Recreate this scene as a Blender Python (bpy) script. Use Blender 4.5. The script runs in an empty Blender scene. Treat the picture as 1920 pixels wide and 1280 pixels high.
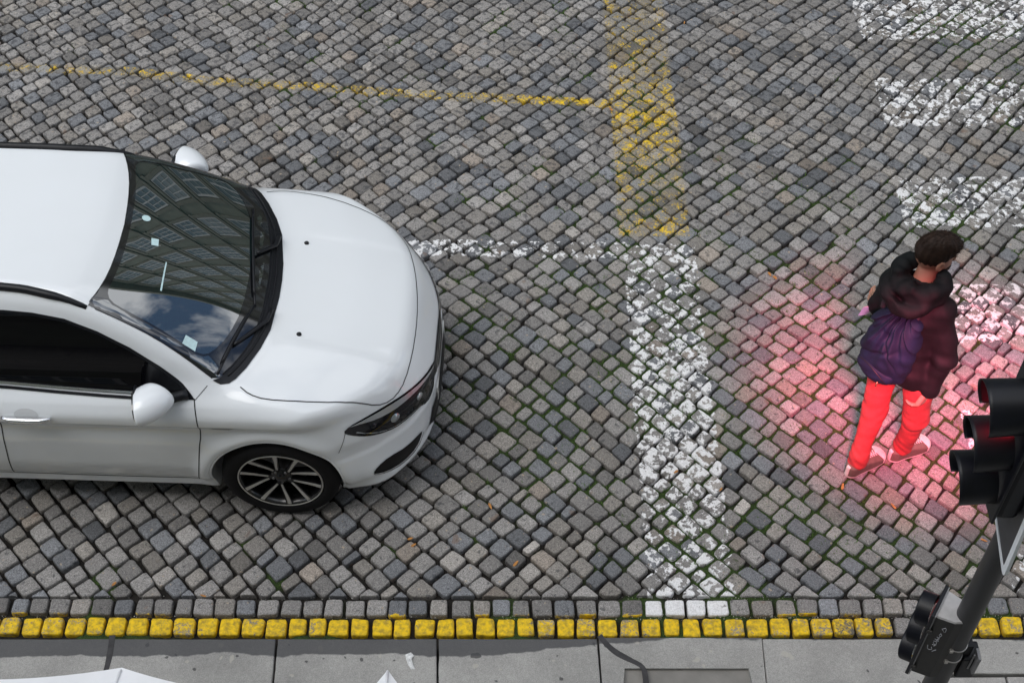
import bpy, math, random
import numpy as np

from mathutils import Vector
from mathutils.geometry import delaunay_2d_cdt


# ---------------------------------------------------------------- camera, sky, sun, exposure
SC = bpy.context.scene
COL = SC.collection
camd = bpy.data.cameras.new("camera")
camd.sensor_width = 36.0
camd.lens = 36.0 * 2600.0 / 1920.0
camd.clip_start = 0.1
camd.clip_end = 500.0
cam = bpy.data.objects.new("camera", camd)
COL.objects.link(cam)
cam.location = (0, 0, 6.4)
cam.rotation_euler = (math.radians(90 - 49.5), 0, 0)
SC.camera = cam

SUN_EL, SUN_AZ = math.radians(62), math.radians(250)
world = bpy.data.worlds.new("World")
SC.world = world
world.use_nodes = True
wn, wl = world.node_tree.nodes, world.node_tree.links
wn.clear()
w_out = wn.new('ShaderNodeOutputWorld')
w_bg = wn.new('ShaderNodeBackground')
w_sky = wn.new('ShaderNodeTexSky')
w_sky.sky_type = 'NISHITA'
w_sky.sun_disc = False
w_sky.sun_elevation = SUN_EL
w_sky.sun_rotation = SUN_AZ
w_sky.air_density = 1.0
w_sky.dust_density = 0.8
w_tc = wn.new('ShaderNodeTexCoord')
w_map = wn.new('ShaderNodeMapping')
w_map.inputs['Scale'].default_value = (1.0, 1.0, 2.2)
w_noise = wn.new('ShaderNodeTexNoise')
w_noise.inputs['Scale'].default_value = 2.6
w_noise.inputs['Detail'].default_value = 9
w_noise.inputs['Roughness'].default_value = 0.58
w_ramp = wn.new('ShaderNodeValToRGB')
w_ramp.color_ramp.elements[0].position = 0.43
w_ramp.color_ramp.elements[1].position = 0.55
w_mix = wn.new('ShaderNodeMixRGB')
w_mix.inputs[2].default_value = (11.0, 11.3, 11.8, 1)
wl.new(w_tc.outputs['Generated'], w_map.inputs[0])
wl.new(w_map.outputs[0], w_noise.inputs['Vector'])
wl.new(w_noise.outputs['Fac'], w_ramp.inputs[0])
wl.new(w_ramp.outputs[0], w_mix.inputs[0])
wl.new(w_sky.outputs[0], w_mix.inputs[1])
wl.new(w_mix.outputs[0], w_bg.inputs[0])
w_bg.inputs[1].default_value = 0.10
wl.new(w_bg.outputs[0], w_out.inputs[0])

sund = bpy.data.lights.new("sun", 'SUN')
sund.energy = 1.4
sund.angle = math.radians(50)
sund.color = (1.0, 0.97, 0.92)
sun = bpy.data.objects.new("sun", sund)
COL.objects.link(sun)
# sky texture: rotation is measured from +Y towards +X
sd = Vector((math.sin(SUN_AZ) * math.cos(SUN_EL), math.cos(SUN_AZ) * math.cos(SUN_EL), math.sin(SUN_EL)))
sun.rotation_euler = sd.to_track_quat('Z', 'Y').to_euler()
SC.view_settings.view_transform = 'Standard'
SC.view_settings.look = 'None'
SC.view_settings.exposure = 0.45
SC.view_settings.gamma = 1.0

# ---------------------------------------------------------------- materials
def mat(name, col, rough=0.5, metal=0.0, coat=0.0, spec=0.5, noise=None, bump=None, emit=None, aniso=None):
    """noise=(scale, amount, detail); bump=(scale, strength, distance)"""
    m = bpy.data.materials.new(name)
    m.use_nodes = True
    nt = m.node_tree
    b = nt.nodes['Principled BSDF']
    b.inputs['Base Color'].default_value = (*col, 1)
    b.inputs['Roughness'].default_value = rough
    b.inputs['Metallic'].default_value = metal
    b.inputs['Coat Weight'].default_value = coat
    b.inputs['Coat Roughness'].default_value = 0.04
    b.inputs['Specular IOR Level'].default_value = spec
    if noise or bump:
        tc = nt.nodes.new('ShaderNodeTexCoord')
    if noise:
        n = nt.nodes.new('ShaderNodeTexNoise')
        n.inputs['Scale'].default_value = noise[0]
        n.inputs['Detail'].default_value = noise[2] if len(noise) > 2 else 5
        nt.links.new(tc.outputs['Object'], n.inputs['Vector'])
        r = nt.nodes.new('ShaderNodeMapRange')
        r.inputs[1].default_value = 0.3; r.inputs[2].default_value = 0.7
        r.inputs[3].default_value = 1 - noise[1]; r.inputs[4].default_value = 1 + noise[1]
        nt.links.new(n.outputs['Fac'], r.inputs[0])
        mx = nt.nodes.new('ShaderNodeMixRGB'); mx.blend_type = 'MULTIPLY'; mx.inputs[0].default_value = 1
        mx.inputs[1].default_value = (*col, 1)
        nt.links.new(r.outputs[0], mx.inputs[2])
        nt.links.new(mx.outputs[0], b.inputs['Base Color'])
    if bump:
        n = nt.nodes.new('ShaderNodeTexNoise')
        n.inputs['Scale'].default_value = bump[0]; n.inputs['Detail'].default_value = 4
        nt.links.new(tc.outputs['Object'], n.inputs['Vector'])
        bp = nt.nodes.new('ShaderNodeBump')
        bp.inputs['Strength'].default_value = bump[1]; bp.inputs['Distance'].default_value = bump[2]
        nt.links.new(n.outputs['Fac'], bp.inputs['Height'])
        nt.links.new(bp.outputs[0], b.inputs['Normal'])
    if emit:
        b.inputs['Emission Color'].default_value = (*emit[0], 1)
        b.inputs['Emission Strength'].default_value = emit[1]
    return m

M = {}
M['paint'] = mat('white_car_paint', (0.80, 0.835, 0.865), 0.34, coat=1.0, noise=(1.3, 0.012, 3))
M['glass'] = mat('dark_glass', (0.006, 0.016, 0.017), 0.015)
M['glass'].node_tree.nodes['Principled BSDF'].inputs['IOR'].default_value = 2.95
M['sideglass'] = mat('tinted_side_glass', (0.002, 0.002, 0.003), 0.03, spec=0.35)
M['frit'] = mat('glass_border', (0.006, 0.007, 0.009), 0.06)
M['frit'].node_tree.nodes['Principled BSDF'].inputs['IOR'].default_value = 1.9
M['trim'] = mat('black_trim_plastic', (0.006, 0.007, 0.010), 0.42, spec=0.35, noise=(40, 0.2), bump=(300, 0.1, 0.001))
M['gap'] = mat('panel_gap', (0.03, 0.03, 0.032), 0.8)
M['chrome'] = mat('chrome', (0.85, 0.86, 0.88), 0.16, metal=1.0)
M['silver'] = mat('machined_alloy', (0.66, 0.65, 0.62), 0.32, metal=0.65, noise=(60, 0.08))
M['rimblack'] = mat('black_rim_paint', (0.006, 0.006, 0.007), 0.25, coat=0.4)
M['tyre'] = mat('tyre_rubber', (0.004, 0.004, 0.005), 0.8, spec=0.3, noise=(30, 0.3), bump=(120, 0.3, 0.002))
M['lamp_black'] = mat('headlight_interior', (0.006, 0.007, 0.010), 0.06, spec=0.45)
M['recess'] = mat('fog_lamp_recess', (0.004, 0.004, 0.005), 0.35, spec=0.3)
M['lens'] = mat('headlight_projector', (0.35, 0.38, 0.40), 0.04, metal=0.6, coat=1)
M['grey_plastic'] = mat('grey_plastic', (0.25, 0.25, 0.26), 0.5)
M['recess_shade'] = mat('handle_recess_shade', (0.60, 0.62, 0.64), 0.45)  # white body paint with the shadow of the recess put into its colour
M['sticker'] = mat('pale_sticker_and_reflection', (0.55, 0.75, 0.78), 0.5, noise=(60, 0.1))  # stickers and sensors, and the painted reflection line on the windscreen
M['underbody'] = mat('underbody', (0.01, 0.01, 0.01), 0.9)
M['brake'] = mat('brake_disc', (0.25, 0.25, 0.26), 0.35, metal=0.8)
M['plate'] = mat('number_plate', (0.75, 0.75, 0.72), 0.4)
M['taillight'] = mat('tail_light', (0.35, 0.01, 0.01), 0.1, coat=1)
M['jacket'] = mat('black_jacket_fabric', (0.0042, 0.0056, 0.0064), 0.7, spec=0.18, noise=(9, 0.3), bump=(420, 0.25, 0.002))
M['navy'] = mat('navy_backpack_fabric', (0.002, 0.009, 0.026), 0.75, spec=0.25, noise=(12, 0.3), bump=(380, 0.3, 0.002))
M['trousers'] = mat('red_trouser_cloth', (0.44, 0.045, 0.045), 0.85, noise=(14, 0.16), bump=(500, 0.25, 0.001))
M['skin'] = mat('skin', (0.36, 0.185, 0.125), 0.55, noise=(20, 0.08))
M['hair'] = mat('dark_brown_hair', (0.020, 0.010, 0.0065), 0.6, spec=0.2, noise=(50, 0.4))
M['shoe'] = mat('taupe_canvas', (0.13, 0.11, 0.085), 0.85, noise=(40, 0.15), bump=(500, 0.3, 0.001))
M['rubber'] = mat('white_shoe_rubber', (0.68, 0.65, 0.60), 0.5, noise=(40, 0.1))
M['mask'] = mat('pale_blue_paper', (0.30, 0.62, 0.80), 0.8)
M['maskw'] = mat('white_paper', (0.8, 0.82, 0.82), 0.8)
M['pole'] = mat('dark_grey_pole_paint', (0.026, 0.026, 0.028), 0.42, noise=(12, 0.15), bump=(60, 0.08, 0.002))
M['hood'] = mat('black_signal_plastic', (0.003, 0.0035, 0.007), 0.42, spec=0.35, noise=(14, 0.5), bump=(80, 0.1, 0.002))
M['box'] = mat('dark_signal_housing', (0.020, 0.019, 0.018), 0.5, noise=(25, 0.2), bump=(120, 0.15, 0.001))
M['boxtop'] = mat('pale_grey_plastic', (0.44, 0.43, 0.43), 0.65, noise=(25, 0.12))  # pale grey, far lighter than the signal housing
M['steel'] = mat('steel_band', (0.45, 0.43, 0.40), 0.35, metal=0.9, noise=(60, 0.25))
M['scratch'] = mat('scratched_graffiti', (0.42, 0.43, 0.46), 0.8)
M['signwhite'] = mat('sign_rim_white', (0.72, 0.75, 0.78), 0.4, noise=(30, 0.05))
M['signback'] = mat('sign_back_grey', (0.045, 0.045, 0.05), 0.5, noise=(20, 0.2))
M['canvas'] = mat('white_canvas', (0.80, 0.81, 0.83), 0.8, noise=(8, 0.04), bump=(500, 0.15, 0.001))
M['leaf'] = mat('orange_brown_leaf', (0.45, 0.20, 0.05), 0.8, noise=(60, 0.3))
M['tissue'] = mat('crumpled_tissue', (0.65, 0.66, 0.66), 0.9, noise=(80, 0.25))
M['redlens'] = mat('lit_red_lens', (0.6, 0.01, 0.02), 0.2, emit=((1.0, 0.03, 0.06), 14))
M['amber'] = mat('unlit_amber_lens', (0.10, 0.04, 0.005), 0.15, coat=1)
M['green'] = mat('unlit_green_lens', (0.005, 0.06, 0.04), 0.15, coat=1)
M['zip'] = mat('brass_zip', (0.4, 0.28, 0.16), 0.35, metal=0.8)
M['brow'] = mat('headlight_silver', (.42, .45, .48), .2, metal=.6, coat=1)
M['strap'] = mat('dark_webbing', (0.008, 0.009, 0.014), 0.8)
M['gully'] = mat('gully_dirt', (0.235, 0.225, 0.208), 0.9, noise=(7, 0.16), bump=(90, 0.4, 0.003))
M['tar'] = mat('tar_seam', (0.035, 0.034, 0.036), 0.75, noise=(25, 0.3), bump=(150, 0.4, 0.003))

# ---------------------------------------------------------------- object helpers
def tag(o, label=None, cat=None, group=None, kind=None):
    if label: o['label'] = label
    if cat: o['category'] = cat
    if group: o['group'] = group
    if kind: o['kind'] = kind
    return o

def empty(name, loc, label, cat, group=None, rz=0.0):
    o = bpy.data.objects.new(name, None)
    o.empty_display_size = 0.2
    o.location = loc
    o.rotation_euler = (0, 0, rz)
    COL.objects.link(o)
    return tag(o, label, cat, group)

def mesh_obj(name, V, Fc, m, parent=None, smooth=True, normals=None, mats=None, midx=None):
    """V (n,3) array, Fc list/array of faces; vertices are given in the parent's local frame"""
    me = bpy.data.meshes.new(name)
    V = np.asarray(V, dtype=np.float32)
    if isinstance(Fc, np.ndarray):
        k = Fc.shape[1]
        me.vertices.add(len(V)); me.vertices.foreach_set('co', V.ravel())
        me.loops.add(Fc.size); me.loops.foreach_set('vertex_index', Fc.ravel().astype(np.int32))
        me.polygons.add(len(Fc))
        me.polygons.foreach_set('loop_start', np.arange(0, Fc.size, k, dtype=np.int32))
        me.polygons.foreach_set('loop_total', np.full(len(Fc), k, dtype=np.int32))
        me.update(calc_edges=True)
    else:
        me.from_pydata([tuple(v) for v in V], [], [tuple(f) for f in Fc])
        me.update()
    me.polygons.foreach_set('use_smooth', np.full(len(me.polygons), smooth))
    me.materials.append(m)
    if mats:
        for x in mats: me.materials.append(x)
    if midx is not None:
        me.polygons.foreach_set('material_index', np.asarray(midx, dtype=np.int32))
    if normals is not None:
        me.normals_split_custom_set_from_vertices(np.asarray(normals, dtype=float).tolist())
    o = bpy.data.objects.new(name, me)
    COL.objects.link(o)
    if parent: o.parent = parent
    return o

class MB:
    """collects simple solids into one mesh"""
    def __init__(s): s.V = []; s.F = []
    def add(s, V, F):
        b = len(s.V); s.V += [tuple(v) for v in V]; s.F += [tuple(i + b for i in f) for f in F]; return s
    def build(s, name, m, parent=None, smooth=True, bevel=0.0):
        o = mesh_obj(name, np.array(s.V), s.F, m, parent, smooth)
        if bevel:
            md = o.modifiers.new('bevel', 'BEVEL'); md.width = bevel; md.segments = 2; md.limit_method = 'ANGLE'; md.angle_limit = math.radians(35)
            if smooth:
                pass
        return o
    def box(s, c, d, R=None):
        c = np.array(c, float); h = np.array(d, float) / 2
        P = np.array([[sx, sy, sz] for sx in (-1, 1) for sy in (-1, 1) for sz in (-1, 1)]) * h
        if R is not None: P = P @ np.array(R).T
        return s.add(P + c, [(0, 1, 3, 2), (4, 6, 7, 5), (0, 4, 5, 1), (2, 3, 7, 6), (0, 2, 6, 4), (1, 5, 7, 3)])
    def tube(s, pts, r, n=12, cap=True):
        pts = [np.array(p, float) for p in pts]
        rr = r if hasattr(r, '__len__') else [r] * len(pts)
        V = []; F = []
        up = None
        for i, p in enumerate(pts):
            t = pts[min(i + 1, len(pts) - 1)] - pts[max(i - 1, 0)]
            t = t / (np.linalg.norm(t) + 1e-9)
            if up is None:
                a = np.array([0, 0, 1.0]) if abs(t[2]) < .9 else np.array([1.0, 0, 0])
            else: a = up
            u = a - t * a.dot(t); u /= np.linalg.norm(u) + 1e-9
            up = u; w = np.cross(t, u)
            for k in range(n):
                an = 2 * math.pi * k / n
                V.append(p + rr[i] * (math.cos(an) * u + math.sin(an) * w))
        for i in range(len(pts) - 1):
            for k in range(n):
                F.append((i * n + k, i * n + (k + 1) % n, (i + 1) * n + (k + 1) % n, (i + 1) * n + k))
        if cap:
            F.append(tuple(range(n))[::-1]); F.append(tuple(range((len(pts) - 1) * n, len(pts) * n)))
        return s.add(V, F)
    def lathe(s, prof, c, axis='y', n=48, R=None):
        """prof: list of (r, h) ; revolve about axis through c"""
        V = []; F = []
        for r, h in prof:
            for k in range(n):
                a = 2 * math.pi * k / n; x, y = r * math.cos(a), r * math.sin(a)
                p = {'y': (x, h, y), 'z': (x, y, h), 'x': (h, x, y)}[axis]
                V.append(p)
        V = np.array(V)
        if R is not None: V = V @ np.array(R).T
        V = V + np.array(c)
        for i in range(len(prof) - 1):
            for k in range(n):
                F.append((i * n + k, i * n + (k + 1) % n, (i + 1) * n + (k + 1) % n, (i + 1) * n + k))
        return s.add(V, F)

def sharp(o, ang=35):
    """flat look across hard edges"""
    me = o.data
    try:
        me.set_sharp_from_angle(angle=math.radians(ang))
    except Exception:
        pass
    return o

# ---------------------------------------------------------------- numeric noise
def _h(i, j, seed):
    n = (i * 374761393 + j * 668265263 + seed * 2147483647) & 0xffffffff
    n = ((n ^ (n >> 13)) * 1274126177) & 0xffffffff
    return ((n ^ (n >> 16)) & 0xffffff) / float(0xffffff)

def vnoise(x, y, s, seed=0):
    x = np.asarray(x, float) * s; y = np.asarray(y, float) * s
    i = np.floor(x).astype(np.int64); j = np.floor(y).astype(np.int64)
    u = x - i; v = y - j
    u = u * u * (3 - 2 * u); v = v * v * (3 - 2 * v)
    return ((_h(i, j, seed) * (1 - u) + _h(i + 1, j, seed) * u) * (1 - v) + (_h(i, j + 1, seed) * (1 - u) + _h(i + 1, j + 1, seed) * u) * v)

def fnoise(x, y, s, seed=0, o=3):
    r = 0; a = 1; t = 0
    for k in range(o):
        r = r + a * vnoise(x, y, s * 2 ** k, seed + k * 17); t += a; a *= .5
    return r / t

def sst(a, b, x):
    t = np.clip((x - a) / (b - a), 0, 1)
    return t * t * (3 - 2 * t)

# ---------------------------------------------------------------- signed-distance modelling
def smin(a, b, k):
    h = np.clip(.5 + .5 * (b - a) / k, 0, 1)
    return b + (a - b) * h - k * h * (1 - h)
def smax(a, b, k): return -smin(-a, -b, k)

def capsule(P, a, b, ra, rb):
    a = np.array(a, float); b = np.array(b, float)
    ab = b - a; t = np.clip(((P - a) @ ab) / ab.dot(ab), 0, 1)
    return np.linalg.norm(P - a - t[:, None] * ab, axis=1) - (ra + (rb - ra) * t)

def ellipsoid(P, c, r, R=None):
    Q = P - np.array(c)
    if R is not None: Q = Q @ np.array(R)          # columns of R are the local axes
    r = np.array(r, float)
    k0 = np.linalg.norm(Q / r, axis=1); k1 = np.linalg.norm(Q / (r * r), axis=1)
    return k0 * (k0 - 1) / np.maximum(k1, 1e-6)

def rbox(P, c, h, rad, R=None):
    Q = P - np.array(c)
    if R is not None: Q = Q @ np.array(R)
    q = np.abs(Q) - (np.array(h) - rad)
    return np.linalg.norm(np.maximum(q, 0), axis=1) + np.minimum(q.max(axis=1), 0) - rad

def grad(f, P, e=1e-3):
    g = np.empty_like(P)
    for k in range(3):
        d = np.zeros(3); d[k] = e
        g[:, k] = (f(P + d) - f(P - d)) / (2 * e)
    return g

def sdf_mesh(f, lo, hi, h, c=4, newton=2, margin=2.2):
    lo = np.array(lo, float); hi = np.array(hi, float)
    nc = np.ceil((hi - lo) / (h * c)).astype(int)
    n = nc * c + 1
    ax = [lo[k] + (np.arange(nc[k]) + .5) * h * c for k in range(3)]
    G = np.stack(np.meshgrid(*ax, indexing='ij'), -1).reshape(-1, 3)
    fc = f(G).reshape(nc)
    act = np.abs(fc) < h * c * margin * .87
    F = np.repeat(np.repeat(np.repeat(fc, c, 0), c, 1), c, 2)
    F = np.pad(F, ((0, 1), (0, 1), (0, 1)), mode='edge').astype(np.float32)
    am = np.zeros(n, bool)
    A = np.repeat(np.repeat(np.repeat(act, c, 0), c, 1), c, 2)
    for dx in (0, 1):
        for dy in (0, 1):
            for dz in (0, 1):
                am[dx:dx + nc[0] * c, dy:dy + nc[1] * c, dz:dz + nc[2] * c] |= A
    idx = np.argwhere(am)
    vals = np.empty(len(idx), np.float32)
    for s in range(0, len(idx), 400000):
        vals[s:s + 400000] = f(lo + idx[s:s + 400000] * h)
    F[tuple(idx.T)] = vals
    S = F < 0
    m = n - 1
    cnt = np.zeros(m, np.int8)
    for dx in (0, 1):
        for dy in (0, 1):
            for dz in (0, 1):
                cnt += S[dx:dx + m[0], dy:dy + m[1], dz:dz + m[2]]
    cells = np.argwhere((cnt > 0) & (cnt < 8))
    vid = -np.ones(m, np.int64); vid[tuple(cells.T)] = np.arange(len(cells))
    acc = np.zeros((len(cells), 3)); num = np.zeros(len(cells))
    cor = [(a, b, d) for a in (0, 1) for b in (0, 1) for d in (0, 1)]
    val = {q: F[cells[:, 0] + q[0], cells[:, 1] + q[1], cells[:, 2] + q[2]] for q in cor}
    for q in cor:
        for k in range(3):
            if q[k] == 0:
                q2 = list(q); q2[k] = 1; q2 = tuple(q2)
                a, b = val[q], val[q2]
                cr = (a < 0) != (b < 0)
                t = np.where(cr, a / np.where(a - b == 0, 1, a - b), 0)
                p = np.array(q, float)[None] + t[:, None] * (np.array(q2) - np.array(q))
                acc += p * cr[:, None]; num += cr
    V = lo + (cells + acc / num[:, None]) * h
    for _ in range(newton):
        g = grad(f, V); fv = f(V)
        gg = (g * g).sum(1)
        st = np.clip(fv / np.maximum(gg, .2), -h, h)
        V = V - st[:, None] * g
    N = grad(f, V); N /= np.linalg.norm(N, axis=1)[:, None] + 1e-9
    quads = []
    for k in range(3):
        u, w = [(1, 2), (2, 0), (0, 1)][k]
        sl0 = [slice(None)] * 3; sl1 = [slice(None)] * 3
        sl0[k] = slice(0, n[k] - 1); sl1[k] = slice(1, n[k])
        a = S[tuple(sl0)]; b = S[tuple(sl1)]
        e = np.argwhere(a != b)
        e = e[(e[:, u] > 0) & (e[:, w] > 0) & (e[:, u] < m[u]) & (e[:, w] < m[w])]
        du = np.zeros(3, int); du[u] = 1; dw = np.zeros(3, int); dw[w] = 1
        ids = [vid[tuple((e - x).T)] for x in (0 * du, du, du + dw, dw)]
        q = np.stack(ids, 1)
        q = q[(q >= 0).all(1)] if len(q) else q
        ee = e[(np.stack(ids, 1) >= 0).all(1)] if len(e) else e
        flip = a[tuple(ee.T)]
        q[~flip] = q[~flip][:, ::-1]
        quads.append(q)
    Q = np.concatenate(quads)
    return V, Q, N

def march(f, P, D, tmax, step=0.012):
    """first hit of rays P + t D with the solid f<0; returns points and hit mask"""
    t = np.zeros(len(P)); hit = np.zeros(len(P), bool); lo_ = np.zeros(len(P)); hi_ = np.zeros(len(P))
    T = 0.0
    while T < tmax:
        T2 = T + step
        live = ~hit
        if not live.any(): break
        v = f(P[live] + D[live] * T2)
        idx = np.where(live)[0][v < 0]
        hit[idx] = True; lo_[idx] = T; hi_[idx] = T2
        T = T2
    a, b = lo_[hit], hi_[hit]; p = P[hit]; d = D[hit]
    for _ in range(14):
        mm = (a + b) / 2; ins = f(p + d * mm[:, None]) < 0
        b = np.where(ins, mm, b); a = np.where(ins, a, mm)
    out = P.copy(); out[hit] = p + d * a[:, None]
    return out, hit
# ---------------------------------------------------------------- car body as a solid (x forward, y lateral, z up; front axle at the origin)
def pchip(xk, yk):
    xk = np.array(xk, float); yk = np.array(yk, float)
    h = np.diff(xk); d = np.diff(yk) / h
    m = np.zeros(len(xk))
    for i in range(1, len(xk) - 1):
        if d[i - 1] * d[i] > 0:
            w1 = 2 * h[i] + h[i - 1]; w2 = h[i] + 2 * h[i - 1]
            m[i] = (w1 + w2) / (w1 / d[i - 1] + w2 / d[i])
    m[0] = d[0]; m[-1] = d[-1]
    def f(x):
        x = np.clip(x, xk[0], xk[-1])
        i = np.clip(np.searchsorted(xk, x) - 1, 0, len(xk) - 2)
        t = (x - xk[i]) / h[i]
        return ((2 * t**3 - 3 * t**2 + 1) * yk[i] + (t**3 - 2 * t**2 + t) * h[i] * m[i] + (-2 * t**3 + 3 * t**2) * yk[i + 1] + (t**3 - t**2) * h[i] * m[i + 1])
    return f

T0 = pchip([-3.9, -3.7, -3.5, -3.2, -2.6, -1.9, -1.3, -0.98, -0.88, -0.8, -0.73, -0.63, -0.53, -0.43, -0.33, -0.23, -0.13, -0.03, 0.02, 0.12, 0.25, 0.38, 0.5, 0.6, 0.68, 0.75, 0.8, 0.9],
           [0.6, 0.92, 1.2, 1.36, 1.44, 1.465, 1.452, 1.427, 1.411, 1.385, 1.3571, 1.3146, 1.2688, 1.2196, 1.1671, 1.1114, 1.0524, 0.99, 0.975, 0.959, 0.935, 0.908, 0.875, 0.843, 0.81, 0.771, 0.73, 0.56])
WZ = pchip([0.0, 0.15, 0.20, 0.26, 0.32, 0.45, 0.60, 0.74, 0.795, 0.83, 0.89, 0.95, 1.00, 1.12, 1.25, 1.36, 1.46, 1.6],
           [0.78, 0.81, 0.840, 0.842, 0.865, 0.888, 0.890, 0.874, 0.902, 0.899, 0.865, 0.800, 0.760, 0.713, 0.661, 0.608, 0.540, 0.40])
ZW = 0.315          # wheel centre height
def car_sdf(P, arches=True):
    x, y, z = P[:, 0], P[:, 1], P[:, 2]
    ay = np.abs(y)
    bow = (0.38 - 0.20 * sst(-0.2, -0.9, x)) * ay * ay
    xs = x + bow
    top = T0(xs) - 0.035 * ay * ay - 0.05 * np.maximum(ay - .45, 0)**2
    top = top + 0.005 * np.tanh((ay - 0.37 - 0.05 * x) / 0.02) * sst(-0.02, .15, x) * sst(0.75, .5, x)
    e = 0.01
    sl = (T0(xs + e) - T0(xs - e)) / (2 * e)
    ft = (z - top) / np.sqrt(1 + sl * sl)
    w = WZ(z) * 0.937
    w = w - 0.012 * sst(-1.5, -3.6, x) * 4 * sst(0.9, 1.4, z) - 0.05 * sst(-2.9, -3.8, x)
    rw = np.sqrt(x * x + (z - ZW)**2); rw2 = np.sqrt((x + 2.64)**2 + (z - ZW)**2)
    fl = 0.020 * np.exp(-((rw - 0.385) / 0.045)**2) + 0.012 * np.exp(-((rw2 - 0.385) / 0.045)**2)
    w = w + fl * sst(0.12, .3, z)
    w = w - 0.10 * sst(0.25, 0.95, x) * sst(0.55, .85, z)
    fs = (ay - w) * 0.96
    fr = 0.818 - (0.45 - 0.13 * sst(0.55, 0.22, z)) * (ay / 0.81)**3.3 - 0.10 * sst(0.52, 0.80, z) - 0.02 * sst(0.36, 0.16, z)
    fr = fr - 0.004 + 0.012 * sst(0.505, 0.465, z) - 0.010 * sst(.60, .54, z) + 0.012 * sst(0.285, 0.235, z)
    ff = (x - fr) * 0.75
    rr = -3.72 + 0.30 * (ay / .85)**4 + 0.15 * sst(0.8, 1.3, z)
    fb = (rr - x) * .85
    f = smax(ft, fs, 0.065)
    f = smax(f, ff, 0.075)
    f = smax(f, fb, 0.08)
    f = smax(f, 0.185 + 0.03 * sst(-.4, .8, x) - z, 0.03)
    if arches:
        cy = np.minimum(0.352 - rw, ay - 0.52)
        f = smax(f, cy, 0.012)
        cy = np.minimum(0.352 - rw2, ay - 0.52)
        f = smax(f, cy, 0.012)
    return f
def car_solid(P): return car_sdf(P, False)

def resample(pts, step, closed=False):
    pts = np.array(pts, float)
    if closed: pts = np.vstack([pts, pts[:1]])
    out = []
    for a, b in zip(pts[:-1], pts[1:]):
        n = max(1, int(round(np.linalg.norm(b - a) / step)))
        for k in range(n): out.append(a + (b - a) * k / n)
    if not closed: out.append(pts[-1])
    return np.array(out)

def smooth_poly(pts, closed=True, it=2, keep=()):
    pts = [np.array(p, float) for p in pts]
    for _ in range(it):
        n = len(pts); out = []
        rng = range(n) if closed else range(n - 1)
        if not closed: out.append(pts[0])
        for i in rng:
            a, b = pts[i], pts[(i + 1) % n]
            out.append(a * .75 + b * .25); out.append(a * .25 + b * .75)
        if not closed: out.append(pts[-1])
        pts = out
    return np.array(pts)

AX = {'z': (np.array([[1, 0, 0], [0, 1, 0]], float), np.array([0, 0, -1.0]), 1.9),
      's': (np.array([[1, 0, 0], [0, 0, 1]], float), np.array([0, 1.0, 0]), 1.1),       # near side (-y), ray towards +y
      'f': (np.array([[0, 1, 0], [0, 0, 1]], float), np.array([-1.0, 0, 0]), 1.2)}
def frame(axis):
    if isinstance(axis, str):
        B, d, start = AX[axis]
    else:
        d = -np.array(axis, float); d /= np.linalg.norm(d)
        u = np.cross([0, 0, 1], d); u /= np.linalg.norm(u); v = np.cross(d, u)
        B = np.array([u, v]); start = 4.5
    return B, d, start

def cast(f, p2, axis):
    B, d, start = frame(axis)
    P = p2 @ B - d * start
    D = np.repeat(d[None], len(P), 0)
    return march(f, P, D, start + 1.2)

def patch(f, poly, axis, name, m, parent, step=0.03, off=0.002, mirror=False, both=False):
    """surface patch that follows the solid f inside a 2-D outline"""
    poly = resample(poly, step * .6, True)
    lo, hi = poly.min(0), poly.max(0)
    gx = np.arange(lo[0] + step / 2, hi[0], step); gy = np.arange(lo[1] + step / 2, hi[1], step)
    G = np.stack(np.meshgrid(gx, gy), -1).reshape(-1, 2)
    # inside test with a margin
    a = poly; b = np.roll(poly, -1, 0)
    ins = np.zeros(len(G), bool)
    for p, q in zip(a, b):
        c = ((p[1] > G[:, 1]) != (q[1] > G[:, 1])) & (G[:, 0] < (q[0] - p[0]) * (G[:, 1] - p[1]) / (q[1] - p[1] + 1e-12) + p[0])
        ins ^= c
    dmin = np.full(len(G), 9.0)
    for p in poly: dmin = np.minimum(dmin, np.hypot(G[:, 0] - p[0], G[:, 1] - p[1]))
    G = G[ins & (dmin > step * .4)]
    pts = np.vstack([poly, G]); n = len(poly)
    vv, ee, fc, *_ = delaunay_2d_cdt([Vector(p) for p in pts], [], [list(range(n))], 1, 1e-6)
    p2 = np.array([tuple(v) for v in vv])
    P, hit = cast(f, p2, axis)
    g = grad(f, P); g /= np.linalg.norm(g, axis=1)[:, None] + 1e-9
    fc = [tuple(q) for q in fc if all(hit[list(q)])]
    P = P + g * off
    out = []
    for s in ((1, -1) if both else ((-1,) if mirror else (1,))):
        Q = P * np.array([1, s, 1]); Ng = g * np.array([1, s, 1])
        # consistent winding
        F2 = []
        for q in fc:
            nrm = np.cross(Q[q[1]] - Q[q[0]], Q[q[2]] - Q[q[0]])
            F2.append(q if nrm.dot(Ng[q[0]]) > 0 else q[::-1])
        out.append(mesh_obj(name, Q, F2, m, parent, True, normals=Ng))
    return out if both else out[0]

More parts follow.
